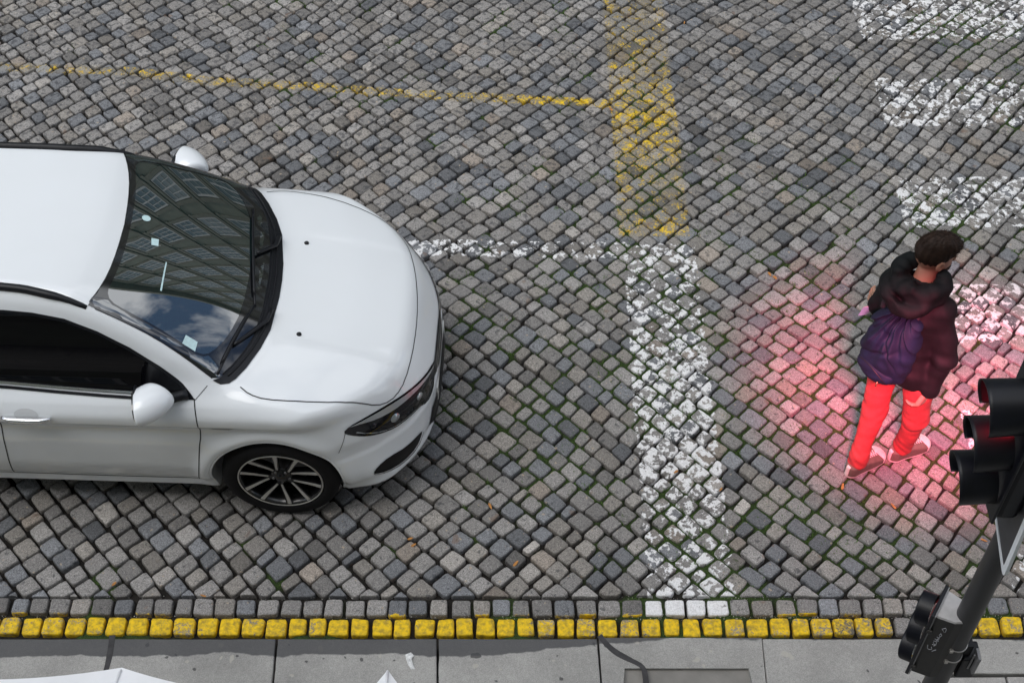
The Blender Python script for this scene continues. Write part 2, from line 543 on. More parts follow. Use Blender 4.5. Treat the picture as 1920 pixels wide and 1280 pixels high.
def ribbon(f, line, axis, w, off=0.0015, closed=False, step=0.02, smoothit=1):
    line = smooth_poly(line, closed, smoothit) if smoothit else np.array(line, float)
    L = resample(line, step, closed)
    P, hit = cast(f, L, axis)
    P = P[hit]
    g = grad(f, P); g /= np.linalg.norm(g, axis=1)[:, None] + 1e-9
    if closed: t = np.roll(P, -1, 0) - np.roll(P, 1, 0)
    else: t = np.gradient(P, axis=0)
    s = np.cross(g, t); s /= np.linalg.norm(s, axis=1)[:, None] + 1e-9
    ww = np.full(len(P), w)[:, None] if np.isscalar(w) else np.interp(np.linspace(0, 1, len(P)), np.linspace(0, 1, len(w)), w)[:, None]
    A = P + s * ww / 2 + g * off; Bv = P - s * ww / 2 + g * off; Cn = P + g * (off + 0.0)
    n = len(P); V = np.vstack([A, Bv])
    F = [(i, i + 1, n + i + 1, n + i) for i in range(n - 1)]
    if closed: F.append((n - 1, 0, n, 2 * n - 1))
    F = [q[::-1] for q in F]
    return V, F

def add_mirror(mb, V, F):
    mb.add(V, F)
    mb.add(V * np.array([1, -1, 1]), [q[::-1] for q in F])
# ---------------------------------------------------------------- the road: granite setts laid diagonally, a straight course and a yellow course along the kerb
rng = np.random.default_rng(7)
PITCH = 0.1075
YF = 3.700           # lower edge of the diagonal field
def zoneA(x, y):     # 1 where the "\" joints run through, 0 where the "/" joints do
    yb = 6.15 + 0.25 * (fnoise(x, y * 0 + 3, 0.6, 5) - .5) * 2
    return 1 - sst(yb - .45, yb + .45, y)

def stripe_masks(x, y):
    """paint coverage of the worn white and yellow markings"""
    e = 0.012
    def band(v, a, b): return sst(a - e, a + e, v) * (1 - sst(b - e, b + e, v))
    wig = 0.02 * (fnoise(x, y, 2.0, 31) - .5)
    lf = fnoise(x, y, 1.6, 41)
    # wide white stop strip
    dens = np.interp(y, [3.5, 3.75, 4.0, 4.25, 4.45, 5.2, 5.6, 6.0, 6.3], [.80, .58, .545, .52, .585, .60, .565, .535, .555])
    w = band(x + wig, 0.705, 1.185) * band(y, 3.4, 6.30) * (dens + .10 * (lf - .5))
    # thin white line towards the car
    wl_ = band(y + wig + 0.01 * np.sin(x * 3), 6.17, 6.33) * band(x, -1.4, 1.2) * np.interp(x, [-1.4, -.5, .0, .6, .75, 1.2], [.5, .56, .53, .49, .45, .3])
    w = np.maximum(w, wl_)
    # zebra bars on the right
    for k, (a, b, x0) in enumerate([(8.42, 8.98, 2.60), (7.44, 7.98, 2.60), (6.44, 6.93, 2.56), (5.44, 5.95, 2.60), (4.42, 4.95, 2.60), (3.74, 3.98, 2.62)]):
        d = .54 + .10 * (fnoise(x, y, 2.2, 60 + k) - .5)
        w = np.maximum(w, band(y, a, b) * sst(x0 - e, x0 + e, x + wig) * d)
    # yellow strip going up
    dy = np.interp(y, [6.3, 6.5, 6.7, 6.95, 7.2, 7.5, 7.8, 8.0, 8.5, 9.0], [.465, .45, .40, .42, .45, .48, .455, .415, .40, .40])
    yv = band(x + wig, 0.69, 1.165) * band(y, 6.36, 12) * (dy + .07 * (lf - .5))
    # thin yellow line
    yc = np.interp(x, [-6, -3.74, -2.76, -2.15, -1.38, -.61, .68, .9], [8.1, 8.10, 8.04, 7.93, 7.87, 7.78, 7.69, 7.69])
    d2 = .440 + .015 * np.sin(x * 2.1) + .13 * (fnoise(x, y, 1.2, 91) - .5)
    yv = np.maximum(yv, band(y, yc - .05, yc + .06) * band(x, -8, .72) * np.clip(d2, .3, .56))
    return w, yv

def stone_rings():
    return [(1.0, -.048), (.990, -.016), (.962, -.0042), (.905, -.0009), (.70, 0.0), (.45, .0006), (.2, .0004)]

NB = 28
SV = []; SF = []; SCOL = []; SW = []; SY = []
def round_poly(poly, gap, rs):
    """inset, roughen and round a polygon, return NB points"""
    P = np.array(poly, float)
    n = len(P)
    c = P.mean(0)
    # inset by moving each edge inwards
    E = np.roll(P, -1, 0) - P
    L = np.linalg.norm(E, axis=1) + 1e-9
    area = 0.5 * np.sum(P[:, 0] * np.roll(P[:, 1], -1) - P[:, 1] * np.roll(P[:, 0], -1))
    if area < 0: P = P[::-1]; E = np.roll(P, -1, 0) - P; L = np.linalg.norm(E, axis=1) + 1e-9; area = -area
    if area < 0.0012: return None
    N = np.stack([-E[:, 1], E[:, 0]], 1) / L[:, None]
    g = gap * (1 + .5 * (rs.random(n) - .5))
    pts = []
    for i in range(n):
        a, b = (i - 1) % n, i
        A = np.array([N[a], N[b]]); r = np.array([N[a] @ P[a] + g[a], N[b] @ P[b] + g[b]])
        try: pts.append(np.linalg.solve(A, r))
        except Exception: pts.append(P[i] + (c - P[i]) * .1)
    P = np.array(pts) + rs.normal(0, .0022, (n, 2))
    # cut the corners
    out = []
    for i in range(n):
        p, q, r = P[i - 1], P[i], P[(i + 1) % n]
        k = rs.uniform(.045, .13)
        a = q + (p - q) * k; b = q + (r - q) * k
        m = (a + b) / 2 * .5 + q * .5
        out += [a, m, b]
    P = np.array(out)
    Q = np.vstack([P, P[:1]])
    s = np.r_[0, np.cumsum(np.linalg.norm(np.diff(Q, axis=0), axis=1))]
    t = np.linspace(0, s[-1], NB, endpoint=False)
    R = np.stack([np.interp(t, s, Q[:, 0]), np.interp(t, s, Q[:, 1])], 1)
    R = (R * 10 + np.roll(R, 1, 0) + np.roll(R, -1, 0)) / 12
    c = R.mean(0)
    return c + (R - c) * (1 + rs.normal(0, .014, NB))[:, None]

def base_colour(rs, row=False):
    r = rs.random()
    v = rs.normal(.226, .040)
    if r < .54: c = np.array([1.0, 1.0, 1.0])
    elif r < .78: c = np.array([.90, .97, 1.07]) * .80
    elif r < .93: c = np.array([1.03, 1.0, .95])
    elif r < .965: c = np.array([1.10, 1.0, .90])
    else: c = np.array([1.0, .98, .95]) * 1.3
    return np.clip(v * c * np.array([1.045, 1.0, .96]), .04, .5)

def add_stone(poly, rs, gap=.0062, z0=0.0, white=None, yellow=None):
    R = round_poly(poly, gap, rs)
    if R is None: return
    c = R.mean(0); b = len(SV_len) and SV_len[0] or 0
    col = base_colour(rs)
    tx, ty = rs.normal(0, .022, 2); dz = rs.normal(0, .0026) + z0
    rings = stone_rings(); V = []
    for k, (r, h) in enumerate(rings):
        P = c + (R - c) * r
        z = h + dz + tx * (P[:, 0] - c[0]) + ty * (P[:, 1] - c[1])
        if k >= 1: z = z + .0026 * (fnoise(P[:, 0], P[:, 1], 28, 3, 2) - .5) * 2
        V.append(np.column_stack([P, z]))
    V.append(np.array([[c[0], c[1], dz]]))
    V = np.vstack(V)
    SV.append(V); SF.append(b)
    SCOL.append(np.repeat(col[None], len(V), 0))
    if white is not None: SW.append(np.full(len(V), white)); SY.append(np.full(len(V), yellow))
    else:
        w, yv = stripe_masks(V[:, 0], V[:, 1]); SW.append(w); SY.append(yv)
    SV_len[0] += len(V)
SV_len = [0]

def clip_half(poly, y0):
    out = []
    n = len(poly)
    for i in range(n):
        a, b = poly[i], poly[(i + 1) % n]
        if a[1] >= y0: out.append(a)
        if (a[1] >= y0) != (b[1] >= y0):
            t = (y0 - a[1]) / (b[1] - a[1]); out.append(a + (b - a) * t)
    return out

def build_setts():
    X0, X1, Y0, Y1 = -5.4, 5.2, YF, 11.6
    e1 = np.array([.7071, -.7071]); e2 = np.array([.7071, .7071])
    O = np.array([0.0, 7.0])
    NR = 105
    def walls():
        w = PITCH * np.clip(rng.normal(1, .06, 2 * NR), .85, 1.18)
        c = np.cumsum(w); return c - c[NR]
    B1, B2 = walls(), walls()
    def shifts():
        s = np.cumsum(rng.uniform(.22, .60, 2 * NR) * PITCH)
        return (s + PITCH / 2) % PITCH - PITCH / 2
    S1, S2 = shifts() * .55, shifts() * .55     # S1 shifts rows (index j), S2 shifts columns (index i)
    J1 = rng.normal(0, .11, (2 * NR + 1, 2 * NR + 1)) * PITCH
    J2 = rng.normal(0, .11, (2 * NR + 1, 2 * NR + 1)) * PITCH
    K = rng.normal(0, .0028, (2 * NR, 2 * NR, 4, 2))
    for i in range(2 * NR - 1):
        for j in range(2 * NR - 1):
            cu = (B1[i] + B1[i + 1]) / 2; cv = (B2[j] + B2[j + 1]) / 2
            c = O + cu * e1 + cv * e2
            if not (X0 < c[0] < X1 and Y0 - .12 < c[1] < Y1): continue
            wA = float(zoneA(c[0], c[1])); wB = 1 - wA
            su = wA * S1[j]; sv = wB * S2[i]
            u0 = B1[i] + su + J1[i, j] * (.3 + .7 * wA); u1 = B1[i + 1] + su + J1[i + 1, j] * (.3 + .7 * wA)
            v0 = B2[j] + sv + J2[i, j] * (.3 + .7 * wB); v1 = B2[j + 1] + sv + J2[i, j + 1] * (.3 + .7 * wB)
            q = []
            for n_, (u, v) in enumerate(((u0, v0), (u1, v0), (u1, v1), (u0, v1))):
                p = O + u * e1 + v * e2
                wx = .030 * math.sin(p[1] * 1.9 + .6 * p[0]) + .018 * math.sin(p[0] * 3.1 + 1)
                wy = .030 * math.sin(p[0] * 1.6 + 1.2) + .015 * math.sin(p[1] * 3.7 + p[0])
                q.append(p + np.array([wx, wy]) + K[i, j, n_])
            if min(p[1] for p in q) < Y0: q = clip_half(q, Y0 + .004)
            if len(q) < 3: continue
            add_stone(q, rng, gap=rng.uniform(.0046, .0084))
    # straight course (grey) and the yellow course beside the kerb
    for (ya, yb, kind) in ((3.590, 3.696, 'g'), (3.472, 3.586, 'y')):
        x = -5.4
        while x < 5.2:
            w = rng.uniform(.098, .124)
            q = [np.array([x, ya + rng.normal(0, .0015)]), np.array([x + w, ya + rng.normal(0, .0015)]), np.array([x + w + rng.normal(0, .003), yb]), np.array([x + rng.normal(0, .003), yb])]
            cx_ = x + w / 2; bend = -.012 * (cx_ / 2.6)**2 * -1
            q = [p + np.array([0, bend]) for p in q]
            if kind == 'g':
                inw = .70 < cx_ < 1.19
                add_stone(q, rng, gap=rng.uniform(.0055, .0080), white=(.80 if inw else 0), yellow=0.0)
                if not inw:       # a splash of yellow on the edge facing the yellow course
                    V = SV[-1]; SY[-1] = np.where(V[:, 1] < ya + bend + .018, rng.choice([0, 0, 0, 0, 0, .45, .58]), 0) * (cx_ < 1.9)
            else:
                if cx_ < 1.55: c_ = rng.choice([.73, .69, .66, .63, .60, .57]) if cx_ < .95 else rng.choice([.66, .60, .63])
                elif cx_ < 2.0: c_ = .54
                elif cx_ < 2.3: c_ = .0
                elif cx_ < 2.62: c_ = .62
                else: c_ = 0.0
                add_stone(q, rng, gap=rng.uniform(.0058, .0088), white=0.0, yellow=c_)
            x += w
    V = np.vstack(SV); starts = np.array(SF)
    nr = len(stone_rings())
    loc = []
    for r in range(nr - 1):
        for k in range(NB):
            loc.append((r * NB + k, r * NB + (k + 1) % NB, (r + 1) * NB + (k + 1) % NB, (r + 1) * NB + k))
    r = nr - 1; cidx = nr * NB
    for k in range(0, NB, 2):
        loc.append((r * NB + k, r * NB + (k + 1) % NB, r * NB + (k + 2) % NB, cidx))
    loc = np.array(loc)
    Fq = (starts[:, None, None] + loc[None]).reshape(-1, 4)
    o = mesh_obj('road', V, Fq, sett_material(), smooth=True)
    tag(o, kind='structure')
    me = o.data
    c = np.vstack(SCOL); c = np.column_stack([c, np.ones(len(c))]).astype(np.float32)
    a = me.color_attributes.new('col', 'FLOAT_COLOR', 'POINT'); a.data.foreach_set('color', c.ravel())
    for nme, arr in (('white', np.concatenate(SW)), ('yellow', np.concatenate(SY))):
        a = me.attributes.new(nme, 'FLOAT', 'POINT'); a.data.foreach_set('value', arr.astype(np.float32))
    return o

def N(nt, t, **k):
    n = nt.nodes.new(t)
    for a, b in k.items():
        if a.startswith('i_'): n.inputs[a[2:].replace('_', ' ')].default_value = b
        else: setattr(n, a, b)
    return n

def sett_material():
    m = bpy.data.materials.new('granite_setts_with_worn_paint'); m.use_nodes = True
    nt = m.node_tree; L = nt.links.new; b = nt.nodes['Principled BSDF']
    tc = N(nt, 'ShaderNodeTexCoord'); pos = tc.outputs['Object']
    col = N(nt, 'ShaderNodeAttribute', attribute_name='col')
    wh = N(nt, 'ShaderNodeAttribute', attribute_name='white'); ye = N(nt, 'ShaderNodeAttribute', attribute_name='yellow')
    def noise(s, d=2, r=.5):
        n = N(nt, 'ShaderNodeTexNoise'); n.inputs['Scale'].default_value = s; n.inputs['Detail'].default_value = d; n.inputs['Roughness'].default_value = r
        L(pos, n.inputs['Vector']); return n.outputs['Fac']
    def mr(v, a, b_, c, d):
        n = N(nt, 'ShaderNodeMapRange'); n.inputs[1].default_value = a; n.inputs[2].default_value = b_; n.inputs[3].default_value = c; n.inputs[4].default_value = d
        L(v, n.inputs[0]); return n.outputs[0]
    def math_(op, a, b_):
        n = N(nt, 'ShaderNodeMath', operation=op)
        for i, v in enumerate((a, b_)):
            if hasattr(v, 'links'): L(v, n.inputs[i])
            else: n.inputs[i].default_value = v
        return n.outputs[0]
    def mix(f, a, b_, bt='MIX'):
        n = N(nt, 'ShaderNodeMixRGB', blend_type=bt)
        for i, v in enumerate((f, a, b_)):
            if hasattr(v, 'links'): L(v, n.inputs[i])
            else: n.inputs[i].default_value = v if i == 0 else (*v, 1)
        return n.outputs[0]
    grain = mr(noise(330, 2, .7), .32, .68, .36, 1.64)
    mid = mr(noise(75, 3, .6), .3, .7, .80, 1.20)
    big = mr(noise(0.9, 3, .5), .3, .7, .90, 1.10)
    c = mix(1, col.outputs['Color'], grain, 'MULTIPLY'); c = mix(1, c, mr(noise(135, 4, .75), .32, .68, .60, 1.40), 'MULTIPLY'); c = mix(1, c, mid, 'MULTIPLY'); c = mix(1, c, big, 'MULTIPLY')
    # light feldspar inclusions
    c = mix(mr(noise(38, 1, .3), .735, .76, 0, .8), c, (.40, .33, .25))
    # dark lichen and grime blotches, more of them further up the street
    sx = N(nt, 'ShaderNodeSeparateXYZ'); L(pos, sx.inputs[0])
    up = mr(sx.outputs['Y'], 5.2, 7.6, .02, -.055)
    gr = math_('ADD', noise(26, 4, .62), math_('MULTIPLY', up, -1.0))
    c = mix(mr(gr, .585, .64, 0, .62), c, (.035, .037, .042))
    # chewing-gum spots and rust
    c = mix(mr(noise(7.5, 2, .5), .70, .73, 0, .5), c, (.19, .12, .08))
    # worn paint
    nf = math_('ADD', math_('MULTIPLY', noise(21, 6, .64), .74), math_('MULTIPLY', noise(8.5, 2, .5), .26))
    th = math_('MULTIPLY_ADD', wh.outputs['Fac'], -.62)
    th.node.inputs[2].default_value = .5 + .355
    fw = mr(math_('SUBTRACT', nf, th), -.008, .012, 0, 1)
    fw = math_('MULTIPLY', fw, mr(wh.outputs['Fac'], .02, .12, 0, 1))
    wc = mix(mr(noise(120, 3, .6), .35, .65, 0, 1), (.62, .62, .62), (.86, .86, .87))
    ny = math_('ADD', math_('MULTIPLY', noise(75, 6, .78), .62), math_('MULTIPLY', noise(13, 3, .6), .38))
    th2 = math_('MULTIPLY_ADD', ye.outputs['Fac'], -.62); th2.node.inputs[2].default_value = .5 + .31
    fy = mr(math_('SUBTRACT', ny, th2), -.02, .045, 0, 1)
    fy = math_('MULTIPLY', fy, mr(ye.outputs['Fac'], .02, .12, 0, 1))
    yc = mix(mr(noise(35, 4, .6), .40, .66, 0, 1), (.86, .57, .010), (.40, .27, .03))
    # a thin yellow tint stays in the pores where the paint has gone
    c = mix(mr(ye.outputs['Fac'], .05, .5, 0, .13), c, (.30, .22, .05))
    c = mix(mr(wh.outputs['Fac'], .05, .6, 0, .10), c, (.07, .07, .075))
    c = mix(fw, c, wc); c = mix(fy, c, yc)
    L(c, b.inputs['Base Color'])
    b.inputs['Roughness'].default_value = .72
    b.inputs['Specular IOR Level'].default_value = .35
    bp = N(nt, 'ShaderNodeBump'); bp.inputs['Strength'].default_value = .85; bp.inputs['Distance'].default_value = .003
    hgt = math_('ADD', noise(180, 3, .65), math_('MULTIPLY', fw, .25))
    L(hgt, bp.inputs['Height']); L(bp.outputs[0], b.inputs['Normal'])
    return m

def moss_amount(x, y):
    r = fnoise(x, y, .55, 201, 3)
    t = fnoise(x, y, 5.5, 211, 3)
    bias = .10 * sst(-1.5, 2.2, x) + .06 * np.exp(-((y - 4.6) / 1.2)**2)
    return np.clip((t + .95 * (r - .5) + bias - .672) * 7.0, 0, 1)

def build_bed():
    xs = np.concatenate([np.linspace(-70, -5.6, 12), np.arange(-5.4, 5.3, .022), np.linspace(5.6, 70, 12)])
    ys = np.concatenate([np.linspace(-45, 3.2, 12), np.arange(3.40, 11.7, .022), np.linspace(12, 95, 12)])
    X, Y = np.meshgrid(xs, ys, indexing='ij')
    ms = moss_amount(X, Y)
    Z = -.036 + .006 * (fnoise(X, Y, 22, 7, 2) - .5) + .020 * ms
    far = (np.abs(X) > 5.45) | (Y > 11.75) | (Y < 3.35)
    Z = np.where(far, -.012, Z)
    nx, ny = len(xs), len(ys)
    V = np.stack([X, Y, Z], -1).reshape(-1, 3)
    I = np.arange(nx * ny).reshape(nx, ny)
    Fq = np.stack([I[:-1, :-1], I[1:, :-1], I[1:, 1:], I[:-1, 1:]], -1).reshape(-1, 4)
    m = bpy.data.materials.new('joint_earth_and_moss'); m.use_nodes = True
    nt = m.node_tree; L = nt.links.new; b = nt.nodes['Principled BSDF']
    tc = N(nt, 'ShaderNodeTexCoord')
    at = N(nt, 'ShaderNodeAttribute', attribute_name='moss')
    n1 = N(nt, 'ShaderNodeTexNoise'); n1.inputs['Scale'].default_value = 160; n1.inputs['Detail'].default_value = 4; L(tc.outputs['Object'], n1.inputs['Vector'])
    r1 = N(nt, 'ShaderNodeValToRGB'); L(n1.outputs['Fac'], r1.inputs[0])
    r1.color_ramp.elements[0].position = .38; r1.color_ramp.elements[0].color = (.0022, .0018, .0014, 1)
    r1.color_ramp.elements[1].position = .68; r1.color_ramp.elements[1].color = (.021, .016, .012, 1)
    r2 = N(nt, 'ShaderNodeValToRGB'); L(n1.outputs['Fac'], r2.inputs[0])
    r2.color_ramp.elements[0].position = .35; r2.color_ramp.elements[0].color = (.006, .012, .002, 1)
    r2.color_ramp.elements[1].position = .65; r2.color_ramp.elements[1].color = (.040, .080, .009, 1)
    mx = N(nt, 'ShaderNodeMixRGB'); L(at.outputs['Fac'], mx.inputs[0]); L(r1.outputs[0], mx.inputs[1]); L(r2.outputs[0], mx.inputs[2])
    # beyond the modelled stones the sheet keeps the average look of setts
    sx = N(nt, 'ShaderNodeSeparateXYZ'); L(tc.outputs['Object'], sx.inputs[0])
    br = N(nt, 'ShaderNodeTexBrick'); br.inputs['Scale'].default_value = 9.3; br.inputs['Row Height'].default_value = 1.0; br.inputs['Brick Width'].default_value = 1.0
    br.inputs['Color1'].default_value = (.12, .12, .12, 1); br.inputs['Color2'].default_value = (.19, .185, .18, 1); br.inputs['Mortar'].default_value = (.02, .018, .014, 1); br.inputs['Mortar Size'].default_value = .06
    mp = N(nt, 'ShaderNodeMapping'); mp.inputs['Rotation'].default_value = (0, 0, math.radians(45)); L(tc.outputs['Object'], mp.inputs[0]); L(mp.outputs[0], br.inputs['Vector'])
    fa = N(nt, 'ShaderNodeAttribute', attribute_name='far')
    m2 = N(nt, 'ShaderNodeMixRGB'); L(fa.outputs['Fac'], m2.inputs[0]); L(mx.outputs[0], m2.inputs[1]); L(br.outputs[0], m2.inputs[2])
    L(m2.outputs[0], b.inputs['Base Color']); b.inputs['Roughness'].default_value = .95
    bp = N(nt, 'ShaderNodeBump'); bp.inputs['Strength'].default_value = .9; bp.inputs['Distance'].default_value = .006
    L(n1.outputs['Fac'], bp.inputs['Height']); L(bp.outputs[0], b.inputs['Normal'])
    o = mesh_obj('ground', V, Fq, m); tag(o, kind='structure')
    a = o.data.attributes.new('moss', 'FLOAT', 'POINT'); a.data.foreach_set('value', ms.ravel().astype(np.float32))
    a = o.data.attributes.new('far', 'FLOAT', 'POINT'); a.data.foreach_set('value', far.ravel().astype(np.float32))
build_setts()
build_bed()

# ---------------------------------------------------------------- kerb and pavement
KZ = 0.075
def stone_mat(name, c, stain):
    m = bpy.data.materials.new(name); m.use_nodes = True
    nt = m.node_tree; L = nt.links.new; b = nt.nodes['Principled BSDF']
    tc = N(nt, 'ShaderNodeTexCoord')
    def noise(s, d=4, r=.6):
        n = N(nt, 'ShaderNodeTexNoise'); n.inputs['Scale'].default_value = s; n.inputs['Detail'].default_value = d; n.inputs['Roughness'].default_value = r
        L(tc.outputs['Object'], n.inputs['Vector']); return n.outputs['Fac']
    def mr(v, a, b_, c_, d):
        n = N(nt, 'ShaderNodeMapRange'); n.inputs[1].default_value = a; n.inputs[2].default_value = b_; n.inputs[3].default_value = c_; n.inputs[4].default_value = d
        L(v, n.inputs[0]); return n.outputs[0]
    cur = None
    base = N(nt, 'ShaderNodeRGB'); base.outputs[0].default_value = (*c, 1); cur = base.outputs[0]
    def mixin(f, col, bt='MIX'):
        nonlocal cur
        n = N(nt, 'ShaderNodeMixRGB', blend_type=bt); L(f, n.inputs[0]); L(cur, n.inputs[1]); n.inputs[2].default_value = (*col, 1); cur = n.outputs[0]
    def mul(f):
        nonlocal cur
        n = N(nt, 'ShaderNodeMixRGB', blend_type='MULTIPLY'); n.inputs[0].default_value = 1; L(cur, n.inputs[1]); L(f, n.inputs[2]); cur = n.outputs[0]
    mul(mr(noise(260, 2, .7), .3, .7, .72, 1.28)); mul(mr(noise(3, 5, .6), .3, .7, .82, 1.18)); mul(mr(noise(40, 3), .3, .7, .93, 1.07))
    mixin(mr(noise(14, 2, .4), .70, .72, 0, .8), (.035, .035, .037))        # dark gum spots
    mixin(mr(noise(19, 1, .3), .745, .76, 0, .6), (.42, .40, .35))
    if stain:                                                               # tar smeared along the edge beside the yellow stones
        sx = N(nt, 'ShaderNodeSeparateXYZ'); L(tc.outputs['Object'], sx.inputs[0])
        a = N(nt, 'ShaderNodeMath', operation='MULTIPLY_ADD'); L(noise(3.2, 4, .6), a.inputs[0]); a.inputs[1].default_value = .10; L(sx.outputs['Y'], a.inputs[2])
        xx = mr(sx.outputs['X'], -.2, .9, .05, -.05)
        a2 = N(nt, 'ShaderNodeMath', operation='ADD'); L(a.outputs[0], a2.inputs[0]); L(xx, a2.inputs[1])
        mixin(mr(a2.outputs[0], 3.424, 3.432, 0, .85), (.050, .051, .056))
    L(cur, b.inputs['Base Color']); b.inputs['Roughness'].default_value = .8
    bp = N(nt, 'ShaderNodeBump'); bp.inputs['Strength'].default_value = .35; bp.inputs['Distance'].default_value = .003
    L(noise(220, 3), bp.inputs['Height']); L(bp.outputs[0], b.inputs['Normal'])
    return m
M['kerb'] = stone_mat('kerb_granite', (.31, .305, .29), True)
M['pave'] = stone_mat('pavement_slab_stone', (.33, .32, .305), False)

def slab(mb, x0, x1, y0, y1, zt, skew=0.0, bev=.006, zb=-.15, nx=14):
    """a stone block with a softly worn top edge"""
    g = .0045
    P = np.array([[x0 + g, y0 + g], [x1 - g, y0 + g], [x1 - g + skew, y1 - g], [x0 + g + skew, y1 - g]])
    c = P.mean(0)
    L1 = [[P[i] + (P[(i + 1) % 4] - P[i]) * k / nx for k in range(nx)] for i in range(4)]
    R = np.array(sum(L1, []))
    w = rng.normal(0, .0012, len(R))
    V = []; n = len(R)
    d = (c - R); d /= np.linalg.norm(d, axis=1)[:, None]
    for ins, z in ((0, zb), (0, zt - bev), (bev * .5, zt - bev * .25), (bev * 1.6, zt)):
        Q = R + d * (ins + np.abs(w)[:, None])
        V += [(q[0], q[1], z) for q in Q]
    F = []
    for r in range(3):
        for k in range(n): F.append((r * n + k, r * n + (k + 1) % n, (r + 1) * n + (k + 1) % n, (r + 1) * n + k))
    F.append(tuple(range(3 * n, 4 * n)))
    mb.add(V, F)

kb = MB(); pv = MB()
kx = [-2.018 - .835 * k for k in range(5, 0, -1)] + [-2.018, -1.181, -.365, .448, 1.257, 2.08, 2.93, 3.77, 4.6, 5.45, 6.3]
for a, b in zip(kx[:-1], kx[1:]):
    y0 = 3.03 if b < 1.3 else (3.10 if b < 2.2 else 3.225)
    ytop = 3.427
    if abs(a - .448) < .01:      # the kerb stone with the gully mouth cut into its back edge
        for xa, xb, ya, yb in ((a, a + .060, y0, ytop), (a + .060, b - .03, 3.262, ytop), (b - .03, b, y0, ytop)):
            pass
        g = .003
        nxp = [(a + g, y0), (a + .085, y0), (a + .115, 3.258), (b - .075, 3.258), (b - .045, y0), (b - g, y0), (b - g + .012, ytop), (a + g - .01, ytop)]
        V = [(x, y, KZ) for x, y in nxp] + [(x, y, -.15) for x, y in nxp]
        n = len(nxp); kb.add(V, [tuple(range(n))] + [(k, (k + 1) % n, n + (k + 1) % n, n + k)[::-1] for k in range(n)])
        gm = MB(); gm.add([(a + .082, y0 - .05, -.02), (b - .042, y0 - .05, -.02), (b - .07, 3.262, .055), (a + .11, 3.262, .055)], [(0, 1, 2, 3)])
        tag(gm.build('gully', M['gully'], smooth=False), kind='structure')
        continue
    slab(kb, a, b, y0, ytop, KZ, skew=-.012 if a < 0 else .008)
o = kb.build('kerb', M['kerb'], smooth=False); tag(o, kind='structure')
rowy = [3.225, 2.6, 1.95, 1.3, .65, 0.0, -.65, -1.3]
for r in range(len(rowy) - 1):
    yb, ya = rowy[r], rowy[r + 1]
    x = -7.0 + .37 * (r % 2)
    while x < 7:
        w = .86
        # rows in front of the deeper kerb stones start lower
        yt = yb
        if r == 0: yt = 3.03 if x + w < 1.3 else (3.10 if x + w < 2.2 else 3.222)
        slab(pv, x, x + w, ya, yt - .002, KZ - .006 + rng.normal(0, .0015), nx=6)
        x += w
o = pv.build('pavement', M['pave'], smooth=False); tag(o, kind='structure')
# tar seam that wanders over the kerb stone
def flat_strip(name, pts, w, z, m, kind='structure', t=.004):
    P = resample_line(pts, .02); T = np.gradient(P, axis=0); T /= np.linalg.norm(T, axis=1)[:, None]
    S = np.column_stack([-T[:, 1], T[:, 0]])
    ww = w / 2 * (1 + .25 * (fnoise(P[:, 0], P[:, 1], 18, 4, 2) - .5) * 2)
    A = P + S * ww[:, None]; B = P - S * ww[:, None]
    n = len(P)
    V = [(p[0], p[1], z + t) for p in A] + [(p[0], p[1], z + t) for p in B] + [(p[0], p[1], z - .002) for p in A] + [(p[0], p[1], z - .002) for p in B]
    F = [(i, n + i, n + i + 1, i + 1) for i in range(n - 1)] + [(i, i + 1, 2 * n + i + 1, 2 * n + i) for i in range(n - 1)] + [(n + i, 3 * n + i, 3 * n + i + 1, n + i + 1) for i in range(n - 1)]
    o = mesh_obj(name, np.array(V), F, m, smooth=False); tag(o, kind=kind); return o
def resample_line(pts, step):
    pts = np.array(pts, float)
    for _ in range(2):
        q = [pts[0]]
        for a, b in zip(pts[:-1], pts[1:]): q += [a * .75 + b * .25, a * .25 + b * .75]
        q.append(pts[-1]); pts = np.array(q)
    s = np.r_[0, np.cumsum(np.linalg.norm(np.diff(pts, axis=0), axis=1))]
    t = np.arange(0, s[-1], step)
    return np.stack([np.interp(t, s, pts[:, 0]), np.interp(t, s, pts[:, 1])], 1)
flat_strip('tar_seam', [(.445, 3.44), (.47, 3.40), (.52, 3.345), (.60, 3.30), (.655, 3.27), (.665, 3.22), (.665, 3.02)], .026, KZ, M['tar'], t=.0025)
flat_strip('tar_seam', [(-2.03, 3.44), (-2.02, 3.3), (-2.035, 3.15), (-2.03, 3.04)], .028, KZ, M['tar'], t=.0025)
# ---------------------------------------------------------------- the white car
car = empty('car', (-1.215, 5.052, 0.0), 'white estate car with a dark windscreen and black roof rails on the setts', 'car', rz=math.radians(-2.1))
HOOD = [(-.200, .665), (-.165, .700), (-.12, .733), (-.04, .750), (.115, .742), (.32, .704), (.46, .650), (.54, .600), (.60, .535), (.645, .445), (.68, .290), (.697, .12), (.70, 0)]
COWL = [(-.015, 0), (-.018, .12), (-.045, .34), (-.085, .46), (-.145, .585), (-.200, .665)]
hoodpoly = np.array(COWL + HOOD + [(x, -y) for x, y in HOOD[::-1][1:]] + [(x, -y) for x, y in COWL[::-1][:-1]])

SHX = .055      # the glass and bonnet edges run slightly askew to the car's axis
def skew(L_): return [(x - SHX * y, y) for x, y in L_]
hoodpoly = np.array(skew(hoodpoly))
def in_poly(P, poly):
    ins = np.zeros(len(P), bool); b = np.roll(poly, -1, 0)
    for p, q in zip(poly, b):
        ins ^= ((p[1] > P[:, 1]) != (q[1] > P[:, 1])) & (P[:, 0] < (q[0] - p[0]) * (P[:, 1] - p[1]) / (q[1] - p[1] + 1e-12) + p[0])
    return ins

